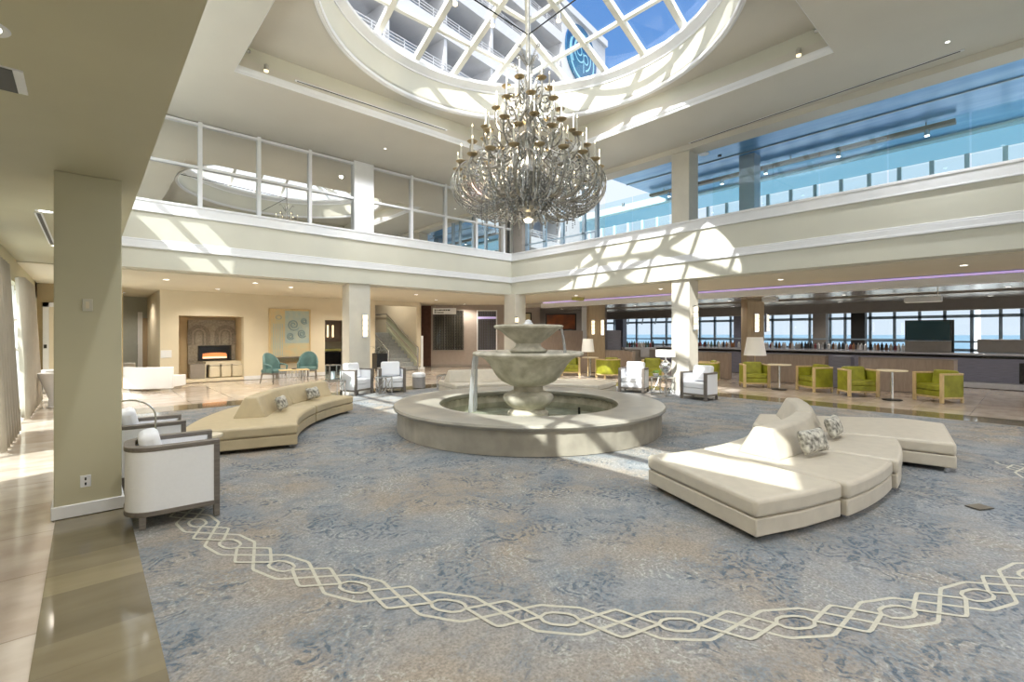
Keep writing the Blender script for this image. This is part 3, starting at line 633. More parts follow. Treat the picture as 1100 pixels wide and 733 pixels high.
# painting
pa, pb = at(290.5, 333, y=YF-0.04), at(332, 388, y=YF-0.04)
ar = thing('painting', 'large framed abstract painting of tan and pale blue blocks on the cream wall', 'painting', (pa[0], YF-0.06, pb[2])); pw, ph_ = pb[0]-pa[0], pa[2]-pb[2]
MB().box(0,pw,0.0,0.05,0,ph_).build('canvas', M['tan'], ar)
m_ = MB(); m_.box(-0.05,0,-0.02,0.06,-0.05,ph_+0.05).box(pw,pw+0.05,-0.02,0.06,-0.05,ph_+0.05).box(0,pw,-0.02,0.06,-0.05,0).box(0,pw,-0.02,0.06,ph_,ph_+0.05); m_.build('picture_frame', M['lightwood'], ar)
MB().box(pw*0.36,pw*0.99,-0.008,0.0,ph_*0.36,ph_*0.99).build('blue_block', M['artblue'], ar)
m_ = MB()
for k in range(5): m_.box(pw*(0.06+k*0.055),pw*(0.085+k*0.055),-0.008,0,ph_*0.12,ph_*0.74)
m_.build('pale_stripes', M['artblue'], ar)
m_ = MB()
for cx_, cz_, r_ in ((0.58,0.72,0.16),(0.80,0.55,0.12),(0.50,0.50,0.10),(0.86,0.80,0.09)):
    m_.tube([(pw*cx_+r_*pw*(0.2+0.8*a/24)*cos(a*0.5), -0.012, ph_*cz_+r_*pw*(0.2+0.8*a/24)*sin(a*0.5)) for a in range(25)], 0.022, 6)
m_.build('blue_swirls', M['artblue2'], ar)
MB().tube([(pw*0.2+0.09*cos(a*pi/12), -0.01, ph_*0.86+0.07*sin(a*pi/12)) for a in range(24)], 0.012, 6, True).build('painted_ring', M['artblue2'], ar)
# plaque by the niche
tag(MB().box(-0.14,0.14,-0.02,0,-0.12,0.12).build('wall_sign', M['white'], bevel=0.005), 'small white notice plate on the wall left of the fireplace niche', 'sign').location = at(178.5, 380.5, y=YF-0.001)
# left recess beyond the corner
struct(MB().box(-0.5, xl, 22.5, 22.8, 0, 3).build('wall_recess', mat('grey_green_wall', (0.40,0.42,0.38), 0.6, var=0.05)))
d2 = struct(bpy.data.objects.new('door_2', None)); COL.objects.link(d2)
a, b_ = at(153, 340, y=22.45)[0], at(169, 340, y=22.45)[0]
MB().box(a, b_, 22.4, 22.5, 0, at(160,342,y=22.45)[2]).build('door_panel', M['colwood'], d2); MB().box(b_-0.1, b_-0.06, 22.33, 22.4, 0.9, 1.1).build('door_handle', M['chrome'], d2)
MB().box(a-0.14, a, 22.38, 22.5, 0, 2.4).build('door_frame', M['white'], d2)
t = tag(MB().box(-0.06,0.06,-0.05,0,-0.28,0.28).build('wall_panel_unit', M['dark'], bevel=0.01), 'narrow black panel on the recess wall beside the brown door', 'wall panel'); t.location = at(150, 378, y=22.45)
# ---- shop window recess (lamp, shelves) between wall and column
yr = YF+2.2
for bb in ((xr-0.3, xr, YF+TH, yr+0.3, 0, 3), (xr, s0-0.4, yr, yr+0.3, 0, 3)): struct(MB().box(*bb).build('wall_recess_shop', M['wall']))
sh = thing('display_cabinet', 'dark glazed display cabinet glowing in the recess behind the side tables', 'cabinet', ((xr+o1)/2+0.2, yr-0.37, 0)); w = (o1-xr)/2+0.18
zc0, zc1 = 0.62, 2.2
MB().box(-w,w,0,0.35,1.25,zc1).build('upper_case', M['brownwood'], sh); MB().box(-w,w,-0.06,0.35,0.86,0.94).build('counter', M['greenpale'], sh); MB().box(-w,w,0,0.35,0.0,0.8).build('base_case', M['black'], sh)
MB().box(-w*0.45,-w*0.4,-0.03,0,0,zc1).build('mullion', M['chrome'], sh); MB().box(-w,w,-0.05,0.35,zc1,zo+0.1).build('fascia_panel', mat('lilac_panel', (0.55,0.5,0.55), 0.4), sh)
MB().box(w*0.1,w*0.2,-0.02,0,1.45,1.95).box(w*0.42,w*0.52,-0.02,0,1.45,1.95).build('lit_strips', M['lampglow'], sh)
tl = thing('table_lamp', 'small white shaded lamp on the counter of the glazed display cabinet', 'lamp', ((xr+o1)/2-w*0.02, yr-0.5, 0.94))
MB().cyl(0,0,0,0.12,0.03).build('base', M['chrome'], tl); MB().cyl(0,0,0.12,0.5,0.13,0.11).build('shade', M['shade'], tl, smooth=True)
# ------------------------------------------------------------------ staircase
sx0, sx1 = 9.45, 10.9
st = thing('staircase', 'carpeted staircase with glass sided handrails rising between pale walls', 'staircase', (sx0, YF+0.1, 0)); wst = sx1-sx0
for k in range(10): MB().box(0, wst, k*0.29, 4.2, k*0.165, (k+1)*0.165).build('step', M['stair'], st, bevel=0.01)
MB().bar((wst+0.06,-0.1,0.05),(wst+0.06,2.9,1.75),0.10,0.30).build('stringer', M['warmwhite'], st)
def rail(x_, y0_, z0_, y1_, z1_, nm):
    m_ = MB(); m_.tube([(x_,y0_-0.05,0.0 if nm=='handrail' else 0),(x_,y0_-0.05,z0_),(x_,y1_,z1_),(x_,y1_+1.4,z1_)], 0.03, 8); m_.build(nm, M['chrome'], st, smooth=True)
rail(wst+0.0, 0.0, 0.98, 2.9, 2.55, 'handrail'); rail(0.05, 0.0, 0.85, 2.9, 2.45, 'handrail')
MB().add([(wst,0.05,0.12),(wst,2.9,1.7),(wst,2.9,2.5),(wst,0.05,0.93)], [(0,1,2,3)]).build('glass_panel', M['railglass'], st)
MB().tube([(wst,0.0,0.55),(wst,2.9,2.15)], 0.02, 6).build('lower_rail', M['brownwood'], st)
MB().box(wst-0.06,wst+0.2,-0.3,-0.15,0,0.12).box(wst+0.05,wst+0.15,-0.25,-0.2,0,1.5).build('newel_post', M['white'], st)
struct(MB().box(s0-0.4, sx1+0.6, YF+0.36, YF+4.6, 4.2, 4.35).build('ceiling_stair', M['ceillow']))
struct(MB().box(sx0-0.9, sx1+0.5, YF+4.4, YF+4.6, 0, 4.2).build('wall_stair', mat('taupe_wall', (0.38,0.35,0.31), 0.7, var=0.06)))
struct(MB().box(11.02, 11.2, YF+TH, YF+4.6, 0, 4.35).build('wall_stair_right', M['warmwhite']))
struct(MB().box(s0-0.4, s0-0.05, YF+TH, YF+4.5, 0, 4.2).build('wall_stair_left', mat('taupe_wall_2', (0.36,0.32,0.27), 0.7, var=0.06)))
pc0, pc1 = at(437.5, 350, y=19.6)[0], at(452.5, 350, y=19.6)[0]
column(pc0, pc1, 19.6, 20.1, 0, ZL-0.03, 'cream wall pier standing right of the staircase', 'warmwhite')
# planter beside the stair
pp = at(408, 405, z=0)
pl = thing('potted_plant', 'dark leafy plant in a black box planter beside the pale column', 'potted plant', (pp[0]-0.3, pp[1]-0.6, 0))
MB().box(-0.2,0.2,-0.2,0.2,0.35,0.9).build('planter', M['black'], pl, bevel=0.01)
MB().box(-0.17,-0.13,-0.17,-0.13,0,0.36).box(0.13,0.17,-0.17,-0.13,0,0.36).box(-0.17,-0.13,0.13,0.17,0,0.36).box(0.13,0.17,0.13,0.17,0,0.36).build('stand', M['greywood'], pl)
m_ = MB()
for k in range(90):
    a = random.uniform(0, 2*pi); r_ = random.uniform(0.02, 0.24); z_ = random.uniform(0.85, 1.12); dx, dy = cos(a), sin(a); s_ = 0.07
    x_, y_ = r_*cos(a), r_*sin(a); m_.add([(x_,y_,z_),(x_+dx*s_-dy*0.025,y_+dy*s_+dx*0.025,z_+0.04),(x_+dx*s_*2,y_+dy*s_*2,z_+0.01),(x_+dx*s_+dy*0.025,y_+dy*s_-dx*0.025,z_+0.04)], [(0,1,2,3)])
m_.build('foliage', M['darkleaf'], pl)
# ------------------------------------------------------------------ diagonal far wall with the wine cabinets (faces the hall corner)
AD = -radians(YAW)              # the diagonal wall's own axis
def dg(px, py, t): return at(px, py, t=t)
def dthing(name, label, cat, px, t, z=0.0, group=None):
    p = dg(px, HOR, t); return thing(name, label, cat, (p[0], p[1], z), AD, group)
def dw(pxw, t): return pxw*t/FPX
TD = 22.8
def dwall(nm, px0, px1, t, z0, z1, m_, th=0.3):
    p = dg((px0+px1)/2, HOR, t); w = dw(px1-px0, t)/2
    o = MB().box(-w, w, 0, th, z0, z1).build(nm, m_); o.location = (p[0], p[1], 0); o.rotation_euler = (0,0,AD); return struct(o)
dwall('wall_diagonal', 463, 580, TD, 0, 3.1, mat('mauve_grey_wall', (0.40,0.34,0.30), 0.6, var=0.06))
dwall('baseboard_diagonal', 463, 580, TD-0.03, 0, 0.12, M['taupe'], 0.03)
dwall('wall_corner_passage', 448, 463.5, TD+0.6, 0, 3.1, mat('dark_red_brown', (0.16,0.07,0.05), 0.5, var=0.3))
dwall('wall_diagonal_right', 556, 652, TD+1.5, 0, 3.1, M['taupe'])
def cellar(px0, px1, py0, py1, label, purple=False):
    z0, z1 = dg(px0, py1, TD)[2], dg(px0, py0, TD)[2]; w = dw(px1-px0, TD)/2
    t = dthing('wine_cabinet', label, 'wine cabinet', (px0+px1)/2, TD, z0)
    h = z1-z0
    MB().box(-w, w, -0.03, 0.0, 0, h).build('dark_interior', mat('cellar_dark', (0.03,0.025,0.022), 0.4) if not purple else mat('cellar_lilac', (0.22,0.20,0.27), 0.4), t)
    n_ = 12 if not purple else 8
    for k in range(n_):
        x_ = -w+2*w*(k+0.5)/n_; m_ = MB()
        m_.box(x_-0.012, x_+0.012, -0.07, -0.03, 0, h)
        q = 0.06
        while q < h-0.05: m_.tube([(x_+0.03, -0.05, q), (x_+0.055, -0.05, q)], 0.026, 6); q += 0.13
        m_.build('bottle_rack', M['rack'] if k % 4 else M['greywood'], t)
    m_ = MB(); m_.box(-w-0.05,-w,-0.1,0,-0.05,h+0.05).box(w,w+0.05,-0.1,0,-0.05,h+0.05).box(-w,w,-0.1,0,h,h+0.05).box(-w,w,-0.1,0,-0.05,0); m_.build('frame', M['taupe'] if not purple else M['white'], t)
    MB().box(-w, w, -0.09, -0.085, 0, h).build('glass_door', M['thinglass'], t)
    if purple: MB().box(-w, w, -0.08, -0.06, h*0.80, h*0.86).build('led_strip', M['purple'], t)
    return t
cellar(465.5, 498, 334, 376, 'tall glazed wine wall full of dark bottle racks under the hanging sign')
cellar(513.5, 533, 334.5, 376, 'narrow glazed wine cabinet with a purple light strip left of the corner column', True)
sg = dthing('hanging_sign', 'white hanging direction sign with two lines of dark lettering before the wine wall', 'sign', 477.5, 21.5, 0); sg.location.z = dg(477, 334.5, 21.5)[2]
w = dw(25, 21.5)/2
MB().box(-w, w, -0.03, 0.03, -0.14, 0.14).build('panel', M['white'], sg, bevel=0.005)
m_ = MB(); x_ = -w*0.85
for r_, xs in ((0.05, (0.09,0.06,0.1,0.05,0.08,0.07,0.1)), (-0.06, (0.07,0.04,0.09,0.06,0.05))):
    x_ = -w*0.85
    for q in xs: m_.box(x_, x_+q, -0.036, -0.03, r_-0.025, r_+0.025); x_ += q+0.025
m_.build('lettering', M['black'], sg)
MB().tube([(-w*0.8,0,0.14),(-w*0.8,0,3.0-sg.location.z-0.03)],0.008,6).tube([(w*0.8,0,0.14),(w*0.8,0,3.0-sg.location.z-0.03)],0.008,6).build('suspension_rod', M['chrome'], sg)
# framed pictures right of the corner column
def picture(px0, px1, py0, py1, t_, label, inner):
    z0, z1 = dg(px0, py1, t_)[2], dg(px0, py0, t_)[2]; w = dw(px1-px0, t_)/2; t = dthing('framed_picture', label, 'picture', (px0+px1)/2, t_, z0); h = z1-z0
    m_ = MB(); f_ = 0.06; m_.box(-w,-w+f_,-0.05,0,0,h).box(w-f_,w,-0.05,0,0,h).box(-w,w,-0.05,0,0,f_).box(-w,w,-0.05,0,h-f_,h); m_.build('frame', M['dark'], t)
    MB().box(-w+f_, w-f_, -0.03, -0.005, f_, h-f_).build('print', inner, t); return t
dwall('wall_lounge_panel', 572, 626, 21.6, 0, dg(600,355.5,21.6)[2], M['brownwood'], 0.2)
picture(586, 619, 337, 355, 21.75, 'dark framed rust and brown abstract picture behind the fountain', M['orange'])
picture(560, 571, 336, 352, TD-0.02, 'small pale framed picture beside the corner column', M['tan'])
dwall('wall_white_post', 625.5, 630.5, 21.7, 0, 3.0, M['white'], 0.2)
def sconce(loc, rot, label, n_=3, h=0.55, group='column sconces'):
    t = thing('wall_sconce', label, 'wall light', loc, rot, group)
    MB().box(-0.07,0.07,-0.03,0,-h/2-0.03,h/2+0.03).build('back_plate', M['chrome'], t, bevel=0.005)
    for k in range(n_):
        z0_ = -h/2+h*k/n_; MB().box(-0.055,0.055,-0.10,-0.03,z0_+0.012,z0_+h/n_-0.012).build('glass_block', M['lampglow'], t, bevel=0.01)
    return t
sconce(at(391.5, 350, y=12.75), 0, 'tall lit sconce on the pale column left of the staircase', 4, 0.62)
sconce(at(554, 344, y=12.3), 0, 'small lit sconce on the far corner column', 1, 0.18)
sconce((11.71, 5.97, 2.0), 0, 'tall lit sconce on the side of the sunlit column', 4, 0.6)
p = dg(641, HOR, 19.5)
wc = column(0,0.001,0,0.001,0,0.001,'x'); [bpy.data.objects.remove(q) for q in list(bpy.data.objects) if q.parent is wc]; bpy.data.objects.remove(wc)
def dcolumn(px0, px1, t_, z1, label, m_):
    t = dthing('column', label, 'column', (px0+px1)/2, t_); w = dw(px1-px0, t_)/2
    MB().box(-w,w,0,2*w*0.8,0,z1).build('shaft', M[m_], t, bevel=0.01); return t
dcolumn(632.5, 650, 19.5, 2.79, 'tan wood veneered column with a pair of lit sconces behind the left booth', 'colwood')
dcolumn(803, 821, 16.2, 2.79, 'tan wood veneered column with lit sconces in front of the bar', 'colwood')
for px, t_, lb in ((637, 19.48, 'left of the pair of lit sconces on the tan wood column by the booth'), (647, 19.48, 'right of the pair of lit sconces on the tan wood column by the booth'), (812.5, 16.18, 'lit sconce on the front face of the wood column before the bar')):
    p = dg(px, 352 if px < 700 else 347, t_); sconce(p, AD, lb, 4, 0.58)
p = dg(822.3, 347, 16.45); sconce(p, AD+pi/2, 'lit sconce on the right face of the wood column before the bar', 4, 0.58)
dwall('wall_dark_panel', 650, 667, 19.8, 0, dg(658,355,19.8)[2], M['bluegrey'], 0.15)

# ------------------------------------------------------------------ bar
XBAR = 19.9
def yb_(px, x_): return at(px, HOR, x=x_)[1]
bar = thing('bar_counter', 'long blue grey bar counter with a pale stone top running along the right side', 'bar counter', (XBAR, 0, 0))
yA, yB = -6.0, yb_(700, XBAR)
MB().box(0, 0.65, yA, yB, 0, 0.93).build('front_panel', M['bluegrey'], bar)
MB().box(-0.12, 0.72, yA, yB, 0.95, 1.0).build('countertop', M['countertop'], bar, bevel=0.006)
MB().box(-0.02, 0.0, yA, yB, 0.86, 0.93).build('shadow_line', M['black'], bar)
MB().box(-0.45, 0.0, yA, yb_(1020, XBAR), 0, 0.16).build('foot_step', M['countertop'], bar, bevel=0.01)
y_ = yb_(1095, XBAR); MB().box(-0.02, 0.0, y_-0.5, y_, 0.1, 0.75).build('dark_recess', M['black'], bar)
# back counter with bottles, low rail
bk = thing('back_bar_shelf', 'low shelf behind the bar counter holding the row of bottles', 'shelf', (XBAR+1.4, 0, 0))
MB().box(0, 0.5, yb_(985, XBAR+1.4), yB+1.0, 0, 0.96).build('cabinet', M['taupe'], bk); MB().box(-0.05, 0.55, yb_(985, XBAR+1.4), yB+1.0, 0.96, 1.0).build('top', M['countertop'], bk)
MB().box(0.2, 0.24, yb_(985, XBAR+1.4), yB+1.0, 1.36, 1.41).build('rail', M['bluefr'], bk)
BOT = []
for i_, (nm, c_, h_, r_) in enumerate((('dark', (0.03,0.03,0.03), 0.27, 0.045), ('amber', (0.25,0.12,0.06), 0.25, 0.05), ('clear pale', (0.62,0.60,0.58), 0.24, 0.05), ('red', (0.22,0.06,0.06), 0.22, 0.05), ('green', (0.08,0.12,0.08), 0.26, 0.045))):
    mm = mat('bottle_'+nm.replace(' ', '_'), c_, 0.15)
    me = MB().lathe([(0.001,0),(r_,0),(r_,h_*0.68),(r_*0.45,h_*0.8),(r_*0.42,h_),(0.001,h_)], 10)
    BOT.append((nm, me, mm))
first = {}
k = 0
y_ = yb_(984, XBAR+1.6)
while y_ < yB+0.8:
    nm, me, mm = BOT[random.choice((0,0,0,1,2,2,2,2,3,4))]
    if nm not in first:
        o = me.build('bottle', mm, smooth=True); first[nm] = o
    else: o = first[nm].copy(); COL.objects.link(o)
    pxs = 550+FPX*((XBAR+1.6)*RT[0]+y_*RT[1])/((XBAR+1.6)*FW[0]+y_*FW[1])
    sec = [w_ for lim, w_ in ((700,'far left beyond the sunlit column'),(755,'close to the sunlit column'),(802,'left of the floor lamp shade'),(850,'just right of the tan wood column'),(885,'before the taupe column'),(912,'between the taupe and the dark column'),(935,'before the dark column'),(2000,'just left of the television')) if pxs < lim][0]
    tag(o, '%s glass bottle on the back bar, %s' % (nm, sec), 'bottle', 'bottles on the back bar'); o.location = (XBAR+1.62+random.uniform(-0.12,0.12), y_, 1.001)
    y_ += random.uniform(0.106, 0.13) if y_ < 12 else 0.5; k += 1
# television on its panel
TX = 19.6+0.75
ty0, ty1 = yb_(1022, TX), yb_(972, TX)
tv = thing('television', 'dark teal television screen mounted above the bar counter', 'television', (TX, (ty0+ty1)/2, 0)); h = (ty1-ty0)/2
za, zb = at(997, 366, x=TX)[2], at(997, 344, x=TX)[2]; zp = 1.0
MB().box(0, 0.06, -h, h, za, zb).build('bezel', M['black'], tv, bevel=0.006); MB().box(-0.005, 0.0, -h+0.03, h-0.03, za+0.03, zb-0.03).build('screen', M['tv'], tv)
MB().box(0, 0.12, -h, h, zp, za-0.004).build('lower_panel', M['taupe'], tv, bevel=0.01)
MB().box(0.06, 0.14, -h-0.06, -h+0.0, 1.0, zb).build('stand_post', M['black'], tv)
# dark low appliance at right on the counter
t = thing('bar_equipment', 'dark rounded bar equipment on the counter at the right edge', 'bar equipment', (XBAR+0.95, yb_(1090, XBAR+0.9), 1.0))
MB().box(-0.2,0.2,-0.8,0.8,0,0.42).build('case', M['taupe'], t, bevel=0.03); MB().lathe([(0.5,0),(0.5,0.02),(0.3,0.2),(0.001,0.24)],20,(-0.1,0)).build('dome', M['dark'], t, smooth=True)
bpy.data.objects.remove([q for q in bpy.data.objects if q.parent is t and q.name.startswith('dome')][0])
# columns in the sunroom and its windows
for px0, px1, x_, m_, lb in ((873,887,22.6,'taupe','taupe square column behind the bar bottles'),(914,929,23.2,'dark','dark square column behind the middle of the bar'),(848-60,848-49,23.0,'bluegrey','dark column behind the bar left of the wood column'),(683-22,683-14,23.5,'bluegrey','slim dark column in the far sunroom')):
    y0_, y1_ = yb_(px1, x_), yb_(px0, x_); column(x_, x_+0.4, y0_, y1_, 0, 2.86, lb, m_)
w6 = struct(bpy.data.objects.new('window_6', None)); COL.objects.link(w6)
XG = 25.5
MB().box(XG, XG+0.02, -14, 27, 0, 2.86).build('pane', M['seaglass'], w6)
for z_, h_ in ((0.95,0.05),(1.28,0.03),(2.28,0.06),(2.82,0.08)): MB().box(XG-0.05, XG+0.07, -14, 27, z_-h_, z_+h_).build('window_bar', M['bluefr'], w6)
MB().box(XG-0.05, XG+0.05, -14, 27, 0, 0.4).build('window_sill', M['white'], w6)
for px in (1098, 1075, 1044, 1015, 988, 961, 935, 908, 892, 870, 850, 830, 806, 785, 768, 752, 716, 700, 684, 672, 660, 648):
    y_ = yb_(px, XG); MB().box(XG-0.05, XG+0.07, y_-0.05, y_+0.05, 0, 2.86).build('mullion', M['bluefr'], w6)
for px in (661, 675, 690, 704, 716):                                   # raking glazing bars of the sunroom
    y_ = yb_(px, XG); MB().bar((XG-0.05, y_, 2.2), (XG-1.2, y_-0.9, 2.84), 0.06, 0.08).build('raking_bar', M['bluefr'], w6)
# white counter piece with clutter left of the column
wcn = dthing('serving_counter', 'pale stone serving counter piece with a hanging front left of the sunlit column', 'counter', 688, 19.75)
w = dw(34, 19.75)/2
MB().box(-w, w, 0, 0.5, 0.93, 1.02).build('top', M['countertop'], wcn, bevel=0.01); MB().box(0, w*0.55, -0.02, 0.0, 0.62, 0.95).build('front_drop', M['countertop'], wcn); MB().box(-w*0.95, w*0.95, 0.06, 0.45, 0, 0.93).build('base', M['taupe'], wcn)
for k_ in range(12):
    nm = random.choice(list(first)); o = first[nm].copy(); COL.objects.link(o); tag(o, '%s bottle among the bar tools on the pale serving counter' % nm, 'bottle', 'bottles on the serving counter')
    p = dg(674+k_*2.5, HOR, 19.9+0.2*(k_ % 2)); o.location = (p[0], p[1], 1.021)
# curved booth screens
def booth(cx_, cy_, r_, a0, a1, label, h=0.9):
    t = thing('booth_screen', label, 'booth screen', (cx_, cy_, 0)); K = 24
    o_ = [(r_*cos(a0+(a1-a0)*i/K), r_*sin(a0+(a1-a0)*i/K)) for i in range(K+1)]; n_ = [((r_-0.12)*cos(a0+(a1-a0)*i/K), (r_-0.12)*sin(a0+(a1-a0)*i/K)) for i in range(K+1)]
    MB().strip(o_, n_, 0.0, h).build('panel', M['brownwood'], t, smooth=True)
    o_ = [(p[0]*1.01, p[1]*1.01) for p in o_]; n_ = [(p[0]*0.985, p[1]*0.985) for p in n_]
    MB().strip(o_, n_, h, h+0.03).build('cap_rail', M['taupe'], t)
    return t
booth(15.35, 5.2, 1.75, radians(-32), radians(50), 'curved brown booth screen behind the armchairs by the floor lamp')
booth(15.0, 2.3, 1.85, radians(-30), radians(38), 'curved brown booth screen below the television')
booth(14.4, 11.5, 1.7, radians(-45), radians(55), 'curved brown booth screen behind the fountain at the far left of the bar')
booth(15.6, 8.05, 1.5, radians(-35), radians(45), 'brown booth screen directly right of the sunlit column')
p0 = at(904, HOR, x=17.6)
column(16.6, 17.0, yb_(914, 16.6), yb_(894, 16.6), 0, 0.93, 'low blue grey pillar between the two curved booth screens', 'bluegrey')

# ------------------------------------------------------------------ outside: sea, beach, mast, tower
struct(MB().box(45, 4000, -4000, 4000, -9, -8).build('sea', M['sea']))
struct(MB().box(25.8, 46, -200, 200, -8, -0.3).build('beach_ground', M['sand']))
struct(MB().box(-300, -1.5, -200, 200, -1.5, -0.35).build('ground_left', mat('pale_paving', (0.70,0.68,0.62), 0.8, var=0.1)))
ms = thing('mast', 'white mast on a low base out on the beach beyond the bar windows', 'mast', at(1050, 380, x=34)[:2]+(-0.3,))
MB().cyl(0,0,0,3.4,0.16,0.1).build('pole', M['white'], ms, smooth=True); MB().cyl(0,0,0,0.5,1.6,0.9,seg=20).build('base', M['white'], ms)
TN = radians(8.4)
tq = at(650, 52, t=46.0)
tw = thing('hotel_tower', 'tall white hotel tower with balconies seen up through the skylight', 'building', (tq[0], tq[1], -0.3), TN)
TZ = tq[2]+0.3
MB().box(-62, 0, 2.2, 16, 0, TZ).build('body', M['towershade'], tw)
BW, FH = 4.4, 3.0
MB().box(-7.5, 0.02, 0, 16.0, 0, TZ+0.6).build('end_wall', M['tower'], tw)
MB().box(-62, 0, -0.3, 16.3, TZ, TZ+0.6).build('parapet', M['tower'], tw)
n_f = 0
for fl in range(3, int(TZ//FH)+1):
    z_ = TZ-(int(TZ//FH)+1-fl)*FH
    for b2 in range(5):
        x1_ = -7.5-b2*BW*2; x0_ = x1_-BW*2
        m_ = MB(); m_.box(x0_, x1_, 0.0, 2.2, z_, z_+0.35); m_.box(x0_, x1_, 0.0, 0.12, z_+0.35, z_+0.85)
        bal = m_.build('balcony', M['tower'], tw)
        m_ = MB()
        for q in (1.02, 1.22, 1.4): m_.box(x0_, x1_, 0.03, 0.08, z_+q-0.02, z_+q+0.02)
        qq = x0_
        while qq < x1_: m_.box(qq, qq+0.05, 0.03, 0.08, z_+0.85, z_+1.4); qq += 1.1
        m_.build('railing', M['tower'], bal)
for k in range(10):
    x_ = -7.5-k*BW-BW*0.5; m_ = MB(); z_ = TZ
    while z_ > 5:
        z0 = z_-FH; y3 = [(2.2, z0+0.3), (0.12, z0+0.3), (2.2, z0+FH)]
        m_.add([(x_-0.12, y, z) for y, z in y3]+[(x_+0.12, y, z) for y, z in y3], [(0,1,2),(5,4,3),(0,3,4,1),(1,4,5,2),(2,5,3,0)]); z_ -= FH
        m_.box(x_-0.12+BW/2, x_+0.12+BW/2, 0.1, 2.2, z0, z0+FH)
    m_.build('party_walls', M['tower'], tw)
# round sign on the tower
def tower_uv(px, py):
    """point of the tower's front plane under a pixel, in tower coordinates"""
    a = (px-550)/FPX; b = (HOR-py)/FPX; v = (FW[0]+a*RT[0], FW[1]+a*RT[1], b); nx, ny = sin(TN), -cos(TN)
    t = (tq[0]*nx+tq[1]*ny)/(v[0]*nx+v[1]*ny); x_, y_ = v[0]*t-tq[0], v[1]*t-tq[1]; return (x_*cos(TN)+y_*sin(TN), CAMH+v[2]*t+0.3)
u0, v0 = tower_uv(623.5, 60.5); ra = 2.55
sgn = thing('round_building_sign', 'round blue sign with pale swirl and letters gp on the white tower', 'sign', (0,0,0)); sgn.parent = None
sgn.location = (tq[0]+u0*cos(TN), tq[1]+u0*sin(TN), v0-0.3); sgn.rotation_euler = (0,0,TN)
MB().add([], []); m_ = MB(); KK = 48
m_.add([(ra*cos(2*pi*i/KK), y_, ra*sin(2*pi*i/KK)) for y_ in (-0.18, -0.02) for i in range(KK)], [tuple(range(KK)), tuple(range(KK, 2*KK))[::-1]]+[(i, (i+1) % KK, (i+1) % KK+KK, i+KK) for i in range(KK)])
m_.build('disc', M['logo1'], sgn)
def arc(r_, a0, a1, w, cx_=0, cz_=0, r2=None, sq_=1.0):
    K = 40; r2 = r_ if r2 is None else r2; vs = []
    for i in range(K+1):
        f_ = i/K; a = radians(a0+(a1-a0)*f_); rr = r_+(r2-r_)*f_; vs += [(cx_+(rr-w/2)*cos(a), -0.2, cz_+(rr-w/2)*sin(a)*sq_), (cx_+(rr+w/2)*cos(a), -0.2, cz_+(rr+w/2)*sin(a)*sq_)]
    return vs, [(2*i, 2*i+1, 2*i+3, 2*i+2) for i in range(K)]
m_ = MB(); m_.add(*arc(2.0, 150, 395, 0.20, 0, -0.2)); m_.add(*arc(1.9, 60, 215, 0.16, 0.1, 0.0)); m_.build('outer_swirl', M['logo2'], sgn)
m_ = MB(); m_.add(*arc(1.35, 20, 200, 0.22, 0.1, 0.1)); m_.add(*arc(1.35, -70, 20, 0.14, 0.1, 0.1)); m_.build('inner_swirl', M['logo2'], sgn)
m_ = MB(); m_.add(*arc(0.42, 0, 360, 0.12, -0.5, 0.25)); m_.add(*arc(0.75, 190, 350, 0.12, -0.45, 0.0)); m_.build('letter_g', M['logo2'], sgn)
m_ = MB(); m_.add(*arc(0.40, 0, 360, 0.12, 0.62, -0.15)); m_.add([(0.16,-0.2,0.3),(0.28,-0.2,0.3),(0.28,-0.2,-1.5),(0.16,-0.2,-1.5)], [(0,1,2,3)]); m_.build('letter_p', M['logo2'], sgn)

# ------------------------------------------------------------------ fountain
ft_ = thing('fountain', 'large round stone fountain with two bowls in the middle of the lobby carpet', 'fountain', (CX, CY, 0), radians(18))
MB().lathe([(2.26,0),(2.26,0.335),(1.62,0.335),(1.62,0.0)], 288, rad=lambda r, z, a: r-(0.012 if r > 2 and abs((a/(2*pi)*36+0.5) % 1-0.5) < 0.06 else 0)).build('pool_wall', M['panelstone'], ft_, smooth=True)
MB().lathe([(2.26,0.33),(2.31,0.35),(2.325,0.38),(2.31,0.41),(2.28,0.415),(1.60,0.415),(1.555,0.40),(1.55,0.36),(1.57,0.33),(1.62,0.32)], 96).build('rim', M['rimstone'], ft_, smooth=True)
MB().lathe([(1.625,0.34),(1.60,0.05),(0.001,0.04)], 64).build('pool_lining', M['stone'], ft_, smooth=True)
MB().lathe([(1.60,0.17),(0.3,0.17)], 64).build('water', M['greenglass'], ft_, smooth=True)
flute = lambda n_, d_: (lambda r, z, a: r*(1-d_*abs(sin(n_*a/2))))
MB().lathe([(0.36,0.03),(0.36,0.22),(0.30,0.26),(0.30,0.30),(0.36,0.34),(0.43,0.42),(0.45,0.48),(0.43,0.53),(0.34,0.57),(0.26,0.60),(0.26,0.69),(0.30,0.71)], 48).build('pedestal', M['stone'], ft_, smooth=True)
MB().lathe([(0.28,0.68),(0.34,0.70),(0.47,0.76),(0.56,0.84),(0.62,0.93),(0.69,1.05),(0.78,1.15),(0.88,1.21)], 96, rad=lambda r, z, a: r*(1-0.045*abs(sin(10*a))*min(1,(z-0.66)*6)*min(1,(1.23-z)*12))).build('lower_bowl', M['stone'], ft_, smooth=True)
MB().lathe([(0.88,1.205),(0.95,1.215),(0.97,1.245),(0.95,1.275),(0.90,1.285),(0.86,1.27),(0.80,1.22),(0.28,1.17)], 96, rad=lambda r, z, a: r*(1+0.02*cos(12*a)*(r > 0.85))).build('lower_bowl_lip', M['stone'], ft_, smooth=True)
MB().lathe([(0.79,1.235),(0.27,1.235)], 48).build('bowl_water', M['greenglass'], ft_)
